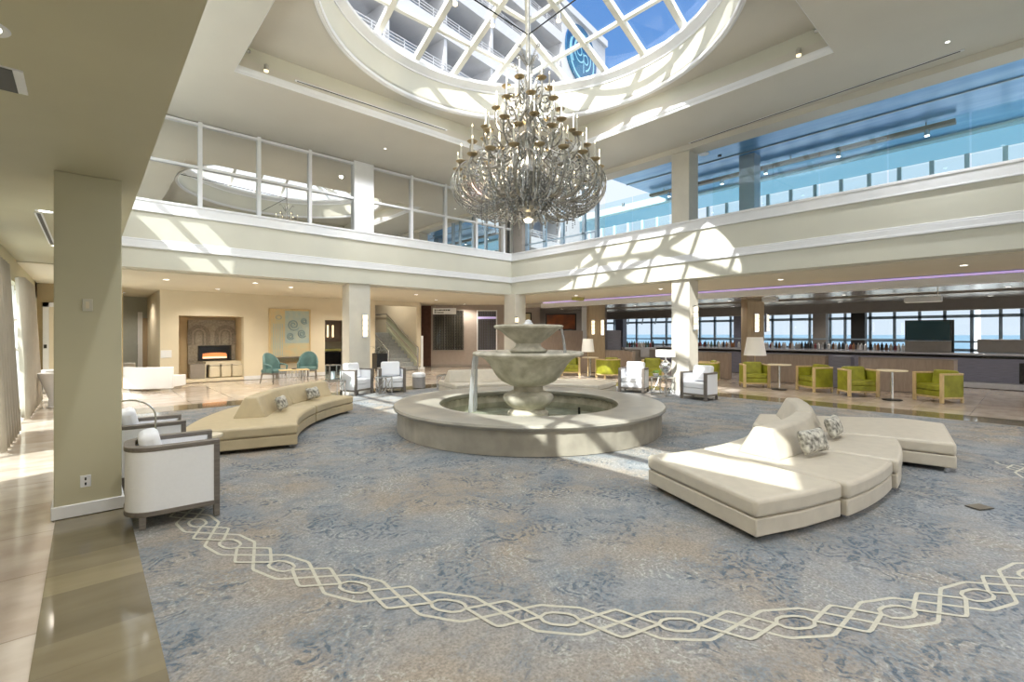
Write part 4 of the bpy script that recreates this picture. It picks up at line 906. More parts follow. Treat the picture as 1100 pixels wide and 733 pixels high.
MB().lathe([(0.30,1.16),(0.30,1.25),(0.34,1.29),(0.34,1.31),(0.27,1.34),(0.23,1.38),(0.22,1.43),(0.26,1.455)], 40).build('stem', M['stone'], ft_, smooth=True)
octa = lambda r, z, a: r/max(0.92, cos(((a+pi/8) % (pi/4))-pi/8)) if r > 0.3 else r
MB().lathe([(0.24,1.44),(0.28,1.47),(0.36,1.54),(0.48,1.65),(0.53,1.685)], 64, rad=lambda r, z, a: octa(r, z, a)*(1-0.03*abs(sin(12*a))*(1.45 < z < 1.68))).build('upper_bowl', M['stone'], ft_, smooth=True)
MB().lathe([(0.51,1.675),(0.565,1.70),(0.575,1.73),(0.55,1.75),(0.51,1.755),(0.46,1.74),(0.1,1.70)], 64, rad=octa).build('upper_bowl_lip', M['stone'], ft_, smooth=True)
MB().lathe([(0.12,1.70),(0.10,1.76),(0.06,1.80),(0.055,1.83),(0.001,1.85)], 20).build('finial', M['white'], ft_, smooth=True)
for (aa, r0_, z0_, r1_, z1_, wd) in ((radians(131-18), 0.95, 1.27, 1.04, 0.17, 0.11), (radians(-38-18), 0.56, 1.74, 0.66, 1.24, 0.07), (radians(122-18), 0.95, 1.27, 1.0, 0.17, 0.05)):
    m_ = MB(); vs = []; K = 12
    for k in range(9):
        off = (k-4)/4*wd
        pts_ = []
        for i in range(K+1):
            f_ = i/K; r_ = r0_+(r1_-r0_)*sqrt(f_); z_ = z0_+(z1_-z0_)*f_; sp_ = off*(1+0.5*f_)+0.006*sin(i*2.1+k); pts_.append((r_*cos(aa)-sp_*sin(aa), r_*sin(aa)+sp_*cos(aa), z_))
        m_.tube(pts_, [0.006+0.004*((i*7+k*3) % 3)/2 for i in range(K+1)], 5)
    m_.build('water_stream', M['stream'], ft_, smooth=True)
MB().cyl(0.9*cos(radians(-75)), 0.9*sin(radians(-75)), 0.04, 0.33, 0.02).build('pump_pipe', M['black'], ft_)

# ------------------------------------------------------------------ curved island sofas round the fountain
def pa_(r_, deg): a = radians(deg); return (r_*cos(a), r_*sin(a))
def sofa(label, modules, back, seams, mm, ext=None):
    """modules: list of (deg0, deg1, r_in, r_out, chord); back: (deg0, deg1)"""
    t = thing('curved_sofa', label, 'sofa', (CX, CY, 0))
    for (a0, a1, ri, ro, ch) in modules:
        K = 2 if ch else 14
        def poly(inset):
            g0_, g1_ = a0+math.degrees(inset/4.3), a1-math.degrees(inset/4.3)
            o_ = [pa_(ro-inset, g0_+(g1_-g0_)*i/K) for i in range(K+1)]; n_ = [pa_(ri+inset, g0_+(g1_-g0_)*i/K) for i in range(K+1)]
            return o_+n_[::-1]
        MB().prism(poly(0.012), 0.045, 0.185).build('base', M[mm], t, bevel=0.012)
        MB().prism(poly(0.003), 0.19, 0.335).build('seat_cushion', M[mm], t, bevel=0.035, seg=3)
        for (rr, aa) in ((ri+0.1, a0+1.3), (ro-0.1, a0+1.3), (ri+0.1, a1-1.3), (ro-0.1, a1-1.3)):
            x_, y_ = pa_(rr, aa); MB().cyl(x_, y_, 0, 0.05, 0.022, 0.028, 10).build('foot', M['chrome'], t)
    if ext:
        MB().prism(ext, 0.045, 0.185).build('base', M[mm], t, bevel=0.012); MB().prism(ext, 0.19, 0.335).build('seat_cushion', M[mm], t, bevel=0.035, seg=3)
        for p in (ext[0], ext[1]):
            MB().cyl(p[0]*0.985, p[1]*0.985, 0, 0.05, 0.022, 0.028, 10).build('foot', M['chrome'], t)
    b0, b1, rc, zb_, e0, e1 = back
    sg_ = [b0]+list(seams)+[b1]
    for q in range(len(sg_)-1):
        g0_, g1_ = sg_[q]+(0.08 if q else 0), sg_[q+1]-(0.08 if q < len(sg_)-2 else 0); K = 12; vs = []; fs = []
        for i in range(K+1):
            f_ = i/K
            for (dr, z_, slope) in ((-0.23, 0.325, 0), (0.23, 0.325, 0), (0.09, zb_, 1), (-0.09, zb_, 1)):
                g = g0_+(g1_-g0_)*f_
                if slope:
                    if q == 0: g = max(g, g0_+e0) if i else g0_+e0
                    if q == len(sg_)-2: g = min(g, g1_-e1) if i < K else g1_-e1
                vs.append((*pa_(rc+dr, g), z_))
        for i in range(K):
            o = i*4; p = o+4; fs += [(o,p,p+1,o+1),(o+1,p+1,p+2,o+2),(o+2,p+2,p+3,o+3),(o+3,p+3,p,o)]
        fs += [(0,1,2,3), tuple(K*4+i for i in (3,2,1,0))]
        # keep the rows that the sloped end folded together from crossing
        MB().add(vs, fs).build('backrest', M[mm], t, bevel=0.03, seg=3)
    return t
def wp(x_, y_): return (x_-CX, y_-CY)
sofa('cream leather curved island sofa at right, its cushions partly in sun', [(-114, -102, 3.62, 5.05, True), (-101.8, -88, 3.62, 5.08, False), (-87.8, -73.2, 3.62, 5.12, False)],
     (-99.5, -57.5, 4.16, 0.62, 1.2, 0.5), (-78,), 'leather2', ext=[wp(7.42,0.62), wp(9.0,0.88), wp(9.1,1.35), wp(7.9,2.95), wp(6.95,2.68), wp(7.33,1.15)])
sofa('tan leather curved island sofa at left beyond the white armchairs', [(139.2, 166, 3.72, 5.12, False), (118.5, 139, 3.72, 5.12, False)], (119.5, 155, 4.42, 0.63, 0.3, 1.2), (137,), 'leather')
sofa('pale leather curved sofa on the far side of the fountain', [(18, 46, 3.66, 5.08, False), (46.2, 75, 3.66, 5.08, False)], (52, 75, 4.42, 0.64, 0.3, 1.0), (), 'leather2')
def pillow(label, x_, y_, rz, tilt=0.5, w=0.36, h=0.2, z_=0.335):
    t = MB(); n_ = 12; vs = []; fs = []
    for s_ in (1, -1):
        for i in range(n_+1):
            for j in range(n_+1):
                u, v = -1+2*i/n_, -1+2*j/n_; d = 0.06*(max(0, (1-u**4)*(1-v**4)))**0.5; k_ = 1-0.05*(1-abs(u*v)); vs.append((s_*d, u*w/2*k_, v*h/2*k_))
    for s_ in range(2):
        for i in range(n_):
            for j in range(n_): o = s_*(n_+1)**2+i*(n_+1)+j; fs.append((o, o+1, o+n_+2, o+n_+1))
    o = t.add(vs, fs).build('throw_pillow', M['pillow'], smooth=True)
    import bmesh
    bm = bmesh.new(); bm.from_mesh(o.data); bmesh.ops.remove_doubles(bm, verts=bm.verts, dist=0.0004); bmesh.ops.recalc_face_normals(bm, faces=bm.faces); bm.to_mesh(o.data); bm.free()
    tag(o, label, 'pillow', 'patterned lumbar pillows'); o.rotation_mode = 'ZYX'
    o.rotation_euler = mathutils.Euler((0, -tilt, 0)).to_matrix().to_4x4().to_euler(); o.matrix_world = mathutils.Matrix.Translation((x_, y_, z_+h/2*cos(tilt)+0.035)) @ mathutils.Matrix.Rotation(rz, 4, 'Z') @ mathutils.Matrix.Rotation(-tilt, 4, 'Y')
for r_, dg_, side, lb in ((4.48, -92.5, 1, 'black and cream patterned pillow nearest the camera on the cream sofa'), (4.48, -78.5, 1, 'black and cream patterned pillow standing at the middle of the cream sofa')):
    x_, y_ = pa_(r_, dg_); pillow(lb, CX+x_, CY+y_, radians(dg_)-0.15, 0.35, w=0.46, h=0.24)
for r_, dg_, lb in ((4.10, 147.5, 'patterned pillow nearer the backrest end on the tan sofa'), (4.10, 130, 'patterned pillow farther along the tan sofa backrest')):
    x_, y_ = pa_(r_, dg_); pillow(lb, CX+x_, CY+y_, radians(dg_)+pi, 0.35, h=0.22)

# ------------------------------------------------------------------ armchairs
def u_path(w, d, r, inset=0, front=0):
    hw_, hd = w/2-inset, d/2-inset; r = max(0.02, r-inset); P = [(d/2-front, -hw_)]
    for k in range(9): a = -pi/2-k*pi/16; P.append((-hd+r+r*cos(a), -hw_+r+r*sin(a)))
    for k in range(9): a = pi-k*pi/16; P.append((-hd+r+r*cos(a), hw_-r+r*sin(a)))
    P.append((d/2-front, hw_)); return P
def armchair(label, loc, rot, w=0.78, d=0.70, h=0.66, fab='whitefab', wood='greywood', inner=None, group=None, cush=0.86):
    t = thing('armchair', label, 'armchair', loc, rot, group); th = 0.075; inner = inner or fab
    MB().strip(u_path(w,d,0.2,0.006,0.03), u_path(w,d,0.2,th,0.03), 0.14, h-0.035).build('shell', M[fab], t, smooth=True)
    MB().strip(u_path(w,d,0.2,0), u_path(w,d,0.2,th+0.004), h-0.038, h).build('top_rail', M[wood], t, bevel=0.005)
    MB().strip(u_path(w,d,0.2,0), u_path(w,d,0.2,0.05), 0.10, 0.14).build('bottom_rail', M[wood], t, bevel=0.005)
    MB().box(d/2-0.05, d/2, -w/2+0.02, w/2-0.02, 0.10, 0.14).build('front_rail', M[wood], t, bevel=0.004)
    for s_ in (-1, 1):
        y0_, y1_ = sorted((s_*w/2, s_*(w/2-th))); MB().box(d/2-0.045, d/2, y0_, y1_, 0, h-0.038).build('front_leg', M[wood], t, bevel=0.004)
        MB().box(-d/2+0.10, -d/2+0.145, *sorted((s_*(w/2-0.02), s_*(w/2-0.065))), 0, 0.10).build('back_leg', M[wood], t)
    MB().box(-d/2+th, d/2-0.03, -w/2+th, w/2-th, 0.14, 0.27).build('seat_base', M[inner], t, bevel=0.01)
    MB().box(-d/2+th+0.005, d/2-0.015, -w/2+th+0.005, w/2-th-0.005, 0.272, 0.41).build('seat_cushion', M[inner], t, bevel=0.035, seg=3)
    o = MB().box(-0.075, 0.075, -w/2+th+0.03, w/2-th-0.03, -0.20, 0.20).build('back_cushion', M[inner], t, bevel=0.05, seg=3)
    o.location = (-d/2+th+0.125, 0, cush-0.24); o.rotation_euler = (0, -0.22, 0)
    return t
WG = 'white armchairs with grey wood frames'
def face(dx, dy): return atan2(dy, dx)
c1 = armchair('white armchair with grey wood arms right beside the khaki foreground column', (0.56, 5.13, 0), radians(-3), 0.58, 0.66, 0.668, group=WG, cush=0.80)
c2 = armchair('white armchair half hidden behind the foreground column, second from the camera', (0.48, 6.33+0.12, 0), radians(-2), 0.58, 0.66, 0.66, group=WG, cush=0.84)
wch = armchair('white armchair in front of the sunlit column at the right of the fountain', (11.22, 5.55, 0), face(-1, 0.12), 0.72, 0.62, group=WG)
copy_tree(wch, (11.25, 7.45, 0), face(-1, -0.30), 'white armchair seen from its side just left of the drum shade lamp')
copy_tree(wch, (5.30, 12.12, 0), face(0.45, -0.9), 'sunlit white armchair nearest the tan sofa in the far left group')
copy_tree(wch, (6.25, 11.95, 0), face(-0.35, -0.95), 'white armchair below the staircase beside the round ottoman')
GG = 'lime green armchairs along the bar'
gch = armchair('lime green armchair facing the table just right of the floor lamp', (15.0, 5.75, 0), face(-0.8, -0.6), 0.74, 0.66, 0.68, 'greenfab', 'lightwood', group=GG, cush=0.78)
copy_tree(gch, (15.15, 4.15, 0), face(-0.8, 0.6), 'lime green armchair left of the low blue grey pillar')
copy_tree(gch, (14.85, 3.15, 0), face(-0.75, -0.65), 'lime green armchair right of the low blue grey pillar')
copy_tree(gch, (15.0, 1.55, 0), face(-0.8, 0.6), 'rightmost lime green armchair, below the television')
copy_tree(gch, (15.0, 7.15, 0), face(-0.3, 1), 'pale lime armchair seen behind the white armchair at the column')
copy_tree(gch, (14.7, 9.0, 0), face(-0.8, -0.5), 'lime green armchair behind the drum shade lamp')
copy_tree(gch, (14.15, 10.45, 0), face(0.3, 1), 'lime green armchair turned with its rounded back to the fountain')
copy_tree(gch, (13.9, 12.1, 0), face(-0.7, -0.7), 'leftmost lime green armchair, right behind the fountain bowl')
def bistro(label, loc, r_=0.3, h=0.72, group='round bar side tables'):
    t = thing('round_table', label, 'table', loc, 0, group)
    MB().lathe([(0.001,h-0.03),(r_-0.01,h-0.03),(r_,h-0.02),(r_,h),(0.001,h)], 32).build('tabletop', M['warmwhite'], t, smooth=True)
    MB().cyl(0,0,0.02,h-0.03,0.028).build('pole', M['chrome'], t, smooth=True); MB().lathe([(0.001,0),(0.2,0),(0.2,0.015),(0.04,0.03),(0.001,0.03)], 24).build('base', M['dark'], t, smooth=True)
    return t
b1_ = bistro('round white topped table between the two armchairs right of the floor lamp', (14.75, 4.95, 0))
copy_tree(b1_, (14.45, 2.35, 0), 0, 'round white topped table between the two rightmost lime armchairs')
copy_tree(b1_, (13.95, 11.15, 0), 0, 'round table between the two lime armchairs behind the fountain')
rt = bistro('small round wood topped table between the two foreground white armchairs', (0.95, 5.76, 0), 0.12, 0.55, None); [q for q in bpy.data.objects if q.parent is rt and q.name.startswith('base')][0].scale = (0.45,0.45,1)
# arc lamp between the foreground armchairs
al = thing('arc_lamp', 'thin arched steel lamp standing between the foreground white armchairs', 'lamp', (0.42, 5.95, 0))
MB().lathe([(0.001,0),(0.07,0),(0.07,0.015),(0.001,0.03)], 24).build('base', M['chrome'], al, smooth=True)
pts_ = [(0.02,0,0.02),(0.02,0,0.75)]+[(0.02-0.24+0.24*cos(a*pi/20), -0.0, 0.75+0.17*sin(a*pi/20)) for a in range(1, 14)]
al.location = at(165, 466, t=4.84)[:2]+(0,); al.rotation_euler = (0,0,-0.6)
MB().tube(pts_, 0.009, 8).build('stem', M['chrome'], al, smooth=True)

# ------------------------------------------------------------------ lamps and small tables
def floor_lamp(label, loc, zb_=0.9, zt__=1.42, r0_=0.24, r1_=0.33, tilt=0.0):
    t = thing('floor_lamp', label, 'floor lamp', loc)
    MB().lathe([(0.001,0),(0.16,0),(0.16,0.02),(0.001,0.035)], 24).build('base', M['chrome'], t, smooth=True)
    MB().tube([(0.0,0,0.02),(0,0,zt__-0.04)], 0.014, 8).build('pole', M['lightwood'], t, smooth=True)
    MB().lathe([(r1_,zb_),(r0_,zt__),(r0_-0.005,zt__),(r1_-0.005,zb_)], 32).build('shade', M['shade'], t, smooth=True); return t
floor_lamp('floor lamp with a large tapered white shade in front of the wood column', at(811, HOR, t=15.6)[:2]+(0,), 0.88, 1.48, 0.24, 0.34)
floor_lamp('floor lamp with a white shade rising beside the fountain bowl at left of booth', at(631.5, HOR, t=17.6)[:2]+(0,), 0.92, 1.40, 0.19, 0.24)
def cage_table(label, loc, rot=0, w=0.4, h=0.5, glass=True):
    t = thing('side_table', label, 'side table', loc, rot, None); a = w/2
    MB().box(-a,a,-a,a,h-0.02,h).build('tabletop', M['glass'] if glass else M['white'], t)
    for sx_ in (-1,1):
        for sy_ in (-1,1): MB().box(sx_*a-0.012,sx_*a+0.012,sy_*a-0.012,sy_*a+0.012,0,h-0.02).build('leg', M['chrome'], t)
    m_ = MB()
    for z_ in (0.02, h-0.035):
        for s_ in (-1,1): m_.box(-a,a,s_*a-0.012,s_*a+0.012,z_-0.012,z_+0.012); m_.box(s_*a-0.012,s_*a+0.012,-a,a,z_-0.012,z_+0.012)
    m_.build('frame', M['chrome'], t)
    m_ = MB()
    for s_ in (-1,1): m_.bar((s_*a,-a,0.03),(s_*a,a,h-0.05),0.012,0.012); m_.bar((-a,s_*a,0.03),(a,s_*a,h-0.05),0.012,0.012)
    m_.build('lattice_brace', M['chrome'], t); return t
cage_table('glass topped lattice side table between the two white armchairs at the right column', (11.12, 6.50, 0), 0.0, 0.42, 0.5)
cage_table('chrome framed side table at the far end of the tan sofa', at(358, 427, z=0)[:2]+(0,), 0.1, 0.42, 0.45)
cage_table('lattice side table between the two white armchairs left of the fountain', (5.74, 11.35, 0), 0.1, 0.28, 0.5)
cage_table('glass and steel side table left of the sofa behind the fountain', at(480, 418, z=0)[:2]+(0,), 0.6, 0.42, 0.42)
tl = thing('table_lamp', 'white drum shade lamp with a round base on the lattice side table', 'lamp', (11.14, 6.44, 0.5))
MB().lathe([(0.001,0),(0.07,0),(0.07,0.02),(0.02,0.03),(0.02,0.06),(0.12,0.14),(0.16,0.25),(0.12,0.35),(0.02,0.42),(0.012,0.58),(0.001,0.58)], 24).build('base', M['chrome'], tl, smooth=True)
MB().lathe([(0.25,0.5),(0.25,0.68),(0.245,0.68),(0.245,0.5)], 32).build('shade', M['shade'], tl, smooth=True)
tl = thing('lantern_lamp', 'square glass lantern standing on the chrome side table by the tan sofa', 'lantern', bpy.data.objects['side_table.001'].location[:2]+(0.45,) if 'side_table.001' in bpy.data.objects else (4.5, 11, 0.45))
m_ = MB()
for i, j in ((1,1),(1,-1),(-1,1),(-1,-1)): m_.box(i*0.14-0.01,i*0.14+0.01,j*0.14-0.01,j*0.14+0.01,0,0.36)
m_.box(-0.15,0.15,-0.15,0.15,0.0,0.02).box(-0.15,0.15,-0.15,0.15,0.35,0.37); m_.build('frame', M['chrome'], tl)
MB().box(-0.13,0.13,-0.13,0.13,0.02,0.35).build('glass_box', M['railglass'], tl); MB().cyl(0,0,0.02,0.2,0.05).build('candle', M['white'], tl)
# little green plant on the right lattice table
pl = thing('potted_plant', 'small bright green plant in a bowl on the right lattice side table', 'potted plant', (11.0, 6.64, 0.5))
MB().lathe([(0.001,0),(0.05,0),(0.08,0.06),(0.075,0.06),(0.001,0.05)], 16).build('bowl', M['white'], pl, smooth=True)
m_ = MB()
for k in range(60):
    a = random.uniform(0,2*pi); r_ = random.uniform(0.01,0.09); z_ = 0.06+random.uniform(0,0.07); x_, y_ = r_*cos(a), r_*sin(a); dx, dy = cos(a)*0.03, sin(a)*0.03
    m_.add([(x_,y_,z_),(x_+dx-dy*.4,y_+dy+dx*.4,z_+0.02),(x_+2*dx,y_+2*dy,z_),(x_+dx+dy*.4,y_+dy-dx*.4,z_+0.02)], [(0,1,2,3)])
m_.build('foliage', M['leaf'], pl)
ot = thing('ottoman', 'round ottoman with a white top and grey side near the foot of the stairs', 'ottoman', at(450, 417, z=0)[:2]+(0,))
MB().cyl(0,0,0.02,0.33,0.19,0.19,28).build('body', M['greyfab'], ot, smooth=True); MB().lathe([(0.001,0.45),(0.15,0.45),(0.19,0.43),(0.20,0.38),(0.19,0.33),(0.001,0.33)], 28).build('cushion', M['whitefab'], ot, smooth=True)
# ------------------------------------------------------------------ teal armchairs and their tables at the painting
def bergere(label, loc, rot, group='teal armchairs below the painting'):
    t = thing('teal_armchair', label, 'armchair', loc, rot, group)
    K = 16; o_, n_ = [], []
    vs = []; fs = []
    for i in range(K+1):
        a = radians(100+160*i/K); hgt = 0.62+0.36*max(0, sin(pi*i/K))**0.7
        for rr, z_ in ((0.33,0.40),(0.26,0.40),(0.27,hgt),(0.33,hgt)): vs.append((rr*cos(a)+0.02, rr*sin(a), z_))
    for i in range(K):
        o = i*4; p = o+4; fs += [(o,p,p+1,o+1),(o+1,p+1,p+2,o+2),(o+2,p+2,p+3,o+3),(o+3,p+3,p,o)]
    fs += [(0,1,2,3), tuple(K*4+i for i in (3,2,1,0))]
    MB().add(vs, fs).build('backrest', M['teal'], t, bevel=0.02)
    MB().box(-0.26,0.28,-0.27,0.27,0.34,0.46).build('seat_cushion', M['teal'], t, bevel=0.04, seg=3)
    for s_ in (-1,1):
        MB().tube([(-0.05,s_*0.31,0.62),(0.16,s_*0.31,0.60),(0.24,s_*0.31,0.57),(0.22,s_*0.30,0.36)],0.026,8).build('armrest', M['teal'], t, smooth=True)
        MB().tube([(0.24,s_*0.25,0.36),(0.26,s_*0.26,0.2),(0.25,s_*0.25,0)],[0.03,0.02,0.014],8).build('leg', M['greywood'], t, smooth=True)
        MB().tube([(-0.22,s_*0.23,0.36),(-0.26,s_*0.24,0.18),(-0.30,s_*0.25,0)],[0.03,0.02,0.014],8).build('leg', M['greywood'], t, smooth=True)
    MB().box(-0.24,0.27,-0.26,0.26,0.30,0.35).build('seat_rail', M['greywood'], t, bevel=0.01)
    return t
tc1 = bergere('teal rounded back armchair at the left below the painting', at(294, 412, z=0)[:2]+(0,), face(0.5,-0.9))
copy_tree(tc1, at(331, 408, z=0)[:2]+(0,), face(-0.4,-0.9), 'teal rounded back armchair at the right below the painting')
ct = thing('slatted_table', 'low slatted metal table with a tray between the teal armchairs', 'table', at(316, 413, z=0)[:2]+(0,), radians(-8))
MB().box(-0.42,0.42,-0.22,0.22,0.44,0.47).build('tabletop', M['lightwood'], ct, bevel=0.005)
m_ = MB()
for k in range(9): m_.box(-0.41+k*0.1,-0.385+k*0.1,-0.2,-0.18,0,0.44); m_.box(-0.41+k*0.1,-0.385+k*0.1,0.18,0.2,0,0.44)
m_.build('slatted_sides', M['chrome'], ct)
tag(MB().lathe([(0.001,0),(0.05,0),(0.1,0.04),(0.09,0.04),(0.001,0.015)],20).build('small_bowl', M['greywood'], smooth=True), 'small dark bowl on the slatted table between the teal armchairs', 'bowl').location = at(316, 413, z=0)[:2]+(0.47,)
cns = thing('wall_console', 'slim console against the cream wall under the painting', 'console table', (at(312,387,y=YF)[0], YF-0.2, 0))
MB().box(-0.55,0.55,-0.15,0.15,0.72,0.76).build('top', M['greywood'], cns); MB().box(-0.53,-0.49,-0.13,0.13,0,0.72).build('leg', M['greywood'], cns); MB().box(0.49,0.53,-0.13,0.13,0,0.72).build('leg', M['greywood'], cns)
# ------------------------------------------------------------------ white curved benches at far left
def bench(label, px0, px1, pyb, zt__, rr=2.2):
    a, b_ = at(px0, pyb, z=0), at(px1, pyb, z=0); t = thing('curved_bench', label, 'bench', ((a[0]+b_[0])/2-(0.35 if 'partly' in label else 0.1), (a[1]+b_[1])/2, 0), atan2(b_[1]-a[1], b_[0]-a[0])); w = hypot(b_[0]-a[0], b_[1]-a[1])/2
    K = 14; bow = 0.25
    o_ = [(-w+2*w*i/K, -bow*(1-((i/K*2-1)**2))) for i in range(K+1)]; n_ = [(p[0]*0.96, p[1]+0.10) for p in o_]; f_ = [(p[0]*0.94, p[1]+0.62) for p in o_]
    MB().strip(o_, n_, 0.05, zt__).build('backrest', M['whitefab'], t, bevel=0.02); MB().strip(n_, f_, 0.08, 0.40).build('seat', M['whitefab'], t, bevel=0.02)
    for x_ in (-w*0.85, w*0.85): MB().box(x_-0.02,x_+0.02,0.05,0.5,0,0.08).build('foot', M['chrome'], t)
    return t
bench('white curved back bench standing before the fireplace wall', 137, 190, 419, 0.66)
bench('white bench partly hidden behind the curved white bench at far left', 122, 158, 408, 0.60)
def vase_chair(label, px, py, s_=1.0):
    p = at(px, py, z=0); t = thing('sculptural_chair', label, 'chair', (p[0], p[1], 0), 0.3, 'white sculptural chairs')
    MB().lathe([(0.15,0),(0.11,0.02),(0.10,0.18),(0.17,0.40),(0.27,0.60),(0.34,0.74),(0.31,0.74),(0.20,0.46),(0.001,0.40)], 24, a0=0, a1=2*pi, rad=lambda r, z, a: r*(1+0.12*cos(a)*(z > 0.4))).build('shell', M['whitefab'], t, smooth=True)
    MB().lathe([(0.001,0.47),(0.16,0.47),(0.19,0.45),(0.001,0.41)], 20).build('seat_pad', M['whitefab'], t, smooth=True); return t
vc = vase_chair('white flared tub chair in the sun left of the khaki column', 59, 437)
copy_tree(vc, at(62, 431, z=0)[:2]+(0,), 1.2, 'white flared tub chair farther back, half behind the khaki column')

# ------------------------------------------------------------------ chandelier
ch = thing('chandelier', 'huge tiered silver candle chandelier with bead strands hanging over the fountain', 'chandelier', (CX, CY, 0))
MB().lathe([(0.001,3.62),(0.05,3.66),(0.07,3.74),(0.20,3.82),(0.22,3.9),(0.13,3.98),(0.09,4.1),(0.16,4.3),(0.20,4.42),(0.12,4.56),(0.06,4.75),(0.10,4.9),(0.13,5.0),(0.07,5.15),(0.04,5.4),(0.08,5.5),(0.05,5.65),(0.035,6.0),(0.06,6.1),(0.03,6.2),(0.03,6.55),(0.001,6.6)], 24).build('stem', M['chand'], ch, smooth=True)
MB().tube([(0,0,6.5),(-0.0,0,9.35)], 0.022, 8).build('suspension_rod', M['chand'], ch)
for i, j in ((-1,0),(0,-1)): MB().tube([(0,0,6.90),(i*3.45,j*3.45,7.06)], 0.012, 6).build('stay_cable', M['black'], ch)
MB().lathe([(0.001,3.56),(0.05,3.57),(0.085,3.62),(0.001,3.66)], 20).build('bottom_lamp', M['bulb'], ch, smooth=True)
def bez(P, K=14):
    out = []
    for i in range(K+1):
        t_ = i/K; Q = [mathutils.Vector(p) for p in P]
        while len(Q) > 1: Q = [Q[j].lerp(Q[j+1], t_) for j in range(len(Q)-1)]
        out.append(tuple(Q[0]))
    return out
def pol3(r_, a, z_): return (r_*cos(a), r_*sin(a), z_)
def spiral(r0_, a, z0_, s0_, turns, sgn_=1, K=18):
    return [pol3(r0_+sgn_*(s0_*(1-i/K*0.8))*cos(2*pi*turns*i/K), a, z0_+(s0_*(1-i/K*0.8))*sin(2*pi*turns*i/K)) for i in range(K+1)]
TIERS = [(1.24, 4.46, 20, 4.0, 0.0), (1.02, 4.86, 12, 4.5, 0.13), (0.80, 5.12, 10, 4.8, 0.3), (0.56, 5.58, 8, 5.2, 0.1), (0.38, 5.96, 6, 5.6, 0.4)]
protos = {}
def kid(key, build, a):
    """first one builds the mesh at angle 0, the others reuse it turned to a"""
    if key not in protos: o = build(); protos[key] = o
    else: o = protos[key].copy(); COL.objects.link(o)
    o.rotation_euler = (0,0,a); return o
for ti, (R_, z_, n_, zr, ph0) in enumerate(TIERS):
    for k in range(n_):
        a = ph0+2*pi*k/n_
        def b_arm():
            m_ = MB(); drop = 0.42 if ti == 0 else 0.22
            P = bez([pol3(0.08,0,zr+0.35), pol3(R_*0.35,0,zr+0.25), pol3(R_*0.55,0,zr-drop*1.2), pol3(R_*1.05,0,zr-drop), pol3(R_*1.12,0,z_-0.15), pol3(R_,0,z_-0.02)])
            m_.tube(P, 0.016, 7); s_ = 0.10 if ti > 1 else 0.13
            m_.tube(spiral(R_*0.80, 0, z_-0.20, s_, 1.4), 0.013, 6)
            m_.tube(spiral(R_*0.45, 0, zr+0.12, s_*0.8, 1.3, -1), 0.012, 6)
            m_.tube(bez([pol3(R_*0.80-s_,0,z_-0.20), pol3(R_*0.6,0,z_-0.35), pol3(R_*0.5,0,zr+0.1)], 8), 0.011, 6)
            for q in P[3:-2:2]:
                m_.add([q, (q[0]+0.03,0.025,q[2]+0.05), (q[0]+0.01,0,q[2]+0.10), (q[0]-0.02,-0.025,q[2]+0.05)], [(0,1,2,3)])
            return m_.build('arm', M['chand'], ch, smooth=True)
        kid(('arm',ti), b_arm, a)
        kid(('pan',ti), lambda: MB().lathe([(0.001,z_-0.025),(0.03,z_-0.03),(0.075,z_-0.005),(0.09,z_+0.012),(0.085,z_+0.018),(0.001,z_+0.005)], 16, (R_,0)).build('drip_pan', M['pan'], ch, smooth=True), a)
        kid(('can',ti), lambda: MB().cyl(R_,0,z_+0.005,z_+0.26,0.017,0.015,10).build('candle', M['candle'], ch, smooth=True), a)
        kid(('bul',ti), lambda: MB().lathe([(0.001,z_+0.255),(0.009,z_+0.265),(0.008,z_+0.285),(0.001,z_+0.315)], 8, (R_,0)).build('candle_bulb', M['bulb'], ch, smooth=True), a)
# basket of long hoops and bead strands below
def b_hoop():
    m_ = MB()
    P = bez([pol3(1.22,0,4.42), pol3(1.50,0,4.30), pol3(1.42,0,3.78), pol3(1.05,0,3.60), pol3(0.62,0,3.75), pol3(0.35,0,4.05), pol3(0.16,0,4.35)], 22)
    m_.tube(P, 0.012, 6)
    P = bez([pol3(1.30,0.04,4.25), pol3(1.42,0.05,3.95), pol3(1.15,0.05,3.72), pol3(0.85,0.06,3.74), pol3(0.5,0.08,4.0)], 16); m_.tube(P, 0.009, 6)
    return m_.build('hoop', M['chand'], ch, smooth=True)
def b_beads(off=0.0):
    m_ = MB()
    P = bez([pol3(1.16,0.075,4.40), pol3(1.36,0.075,4.02), pol3(1.18,0.075,3.58), pol3(0.80,0.075,3.60), pol3(0.45,0.075,3.86), pol3(0.22,0.075,4.3)], 34)
    for q in P: m_.sphere(q[0], q[1], q[2], 0.020, 6, 4)
    return m_.build('bead_strand', M['crystal'], ch, smooth=True)
def b_drop():
    m_ = MB()
    for i in range(16): m_.sphere(0.74+0.10*sin(i*0.12), 0, 4.28-i*0.042, 0.030-0.0006*i, 6, 4)
    for i in range(3): m_.sphere(0.82, 0, 3.58-i*0.035, 0.012, 6, 4)
    return m_.build('bead_drop', M['crystal'], ch, smooth=True)
def b_inner():
    m_ = MB()
    for i in range(14): m_.sphere(0.30+0.14*sin(pi*i/13), 0, 4.40-i*0.05, 0.030, 6, 4)
    return m_.build('inner_bead_strand', M['crystal'], ch, smooth=True)
for k in range(30): kid('hoop', b_hoop, 2*pi*k/30+0.03)
for k in range(30): kid('beads', b_beads, 2*pi*k/30)
for k in range(20): kid('drop', b_drop, 2*pi*k/20+0.08)
for k in range(16): kid('inner', b_inner, 2*pi*k/16)
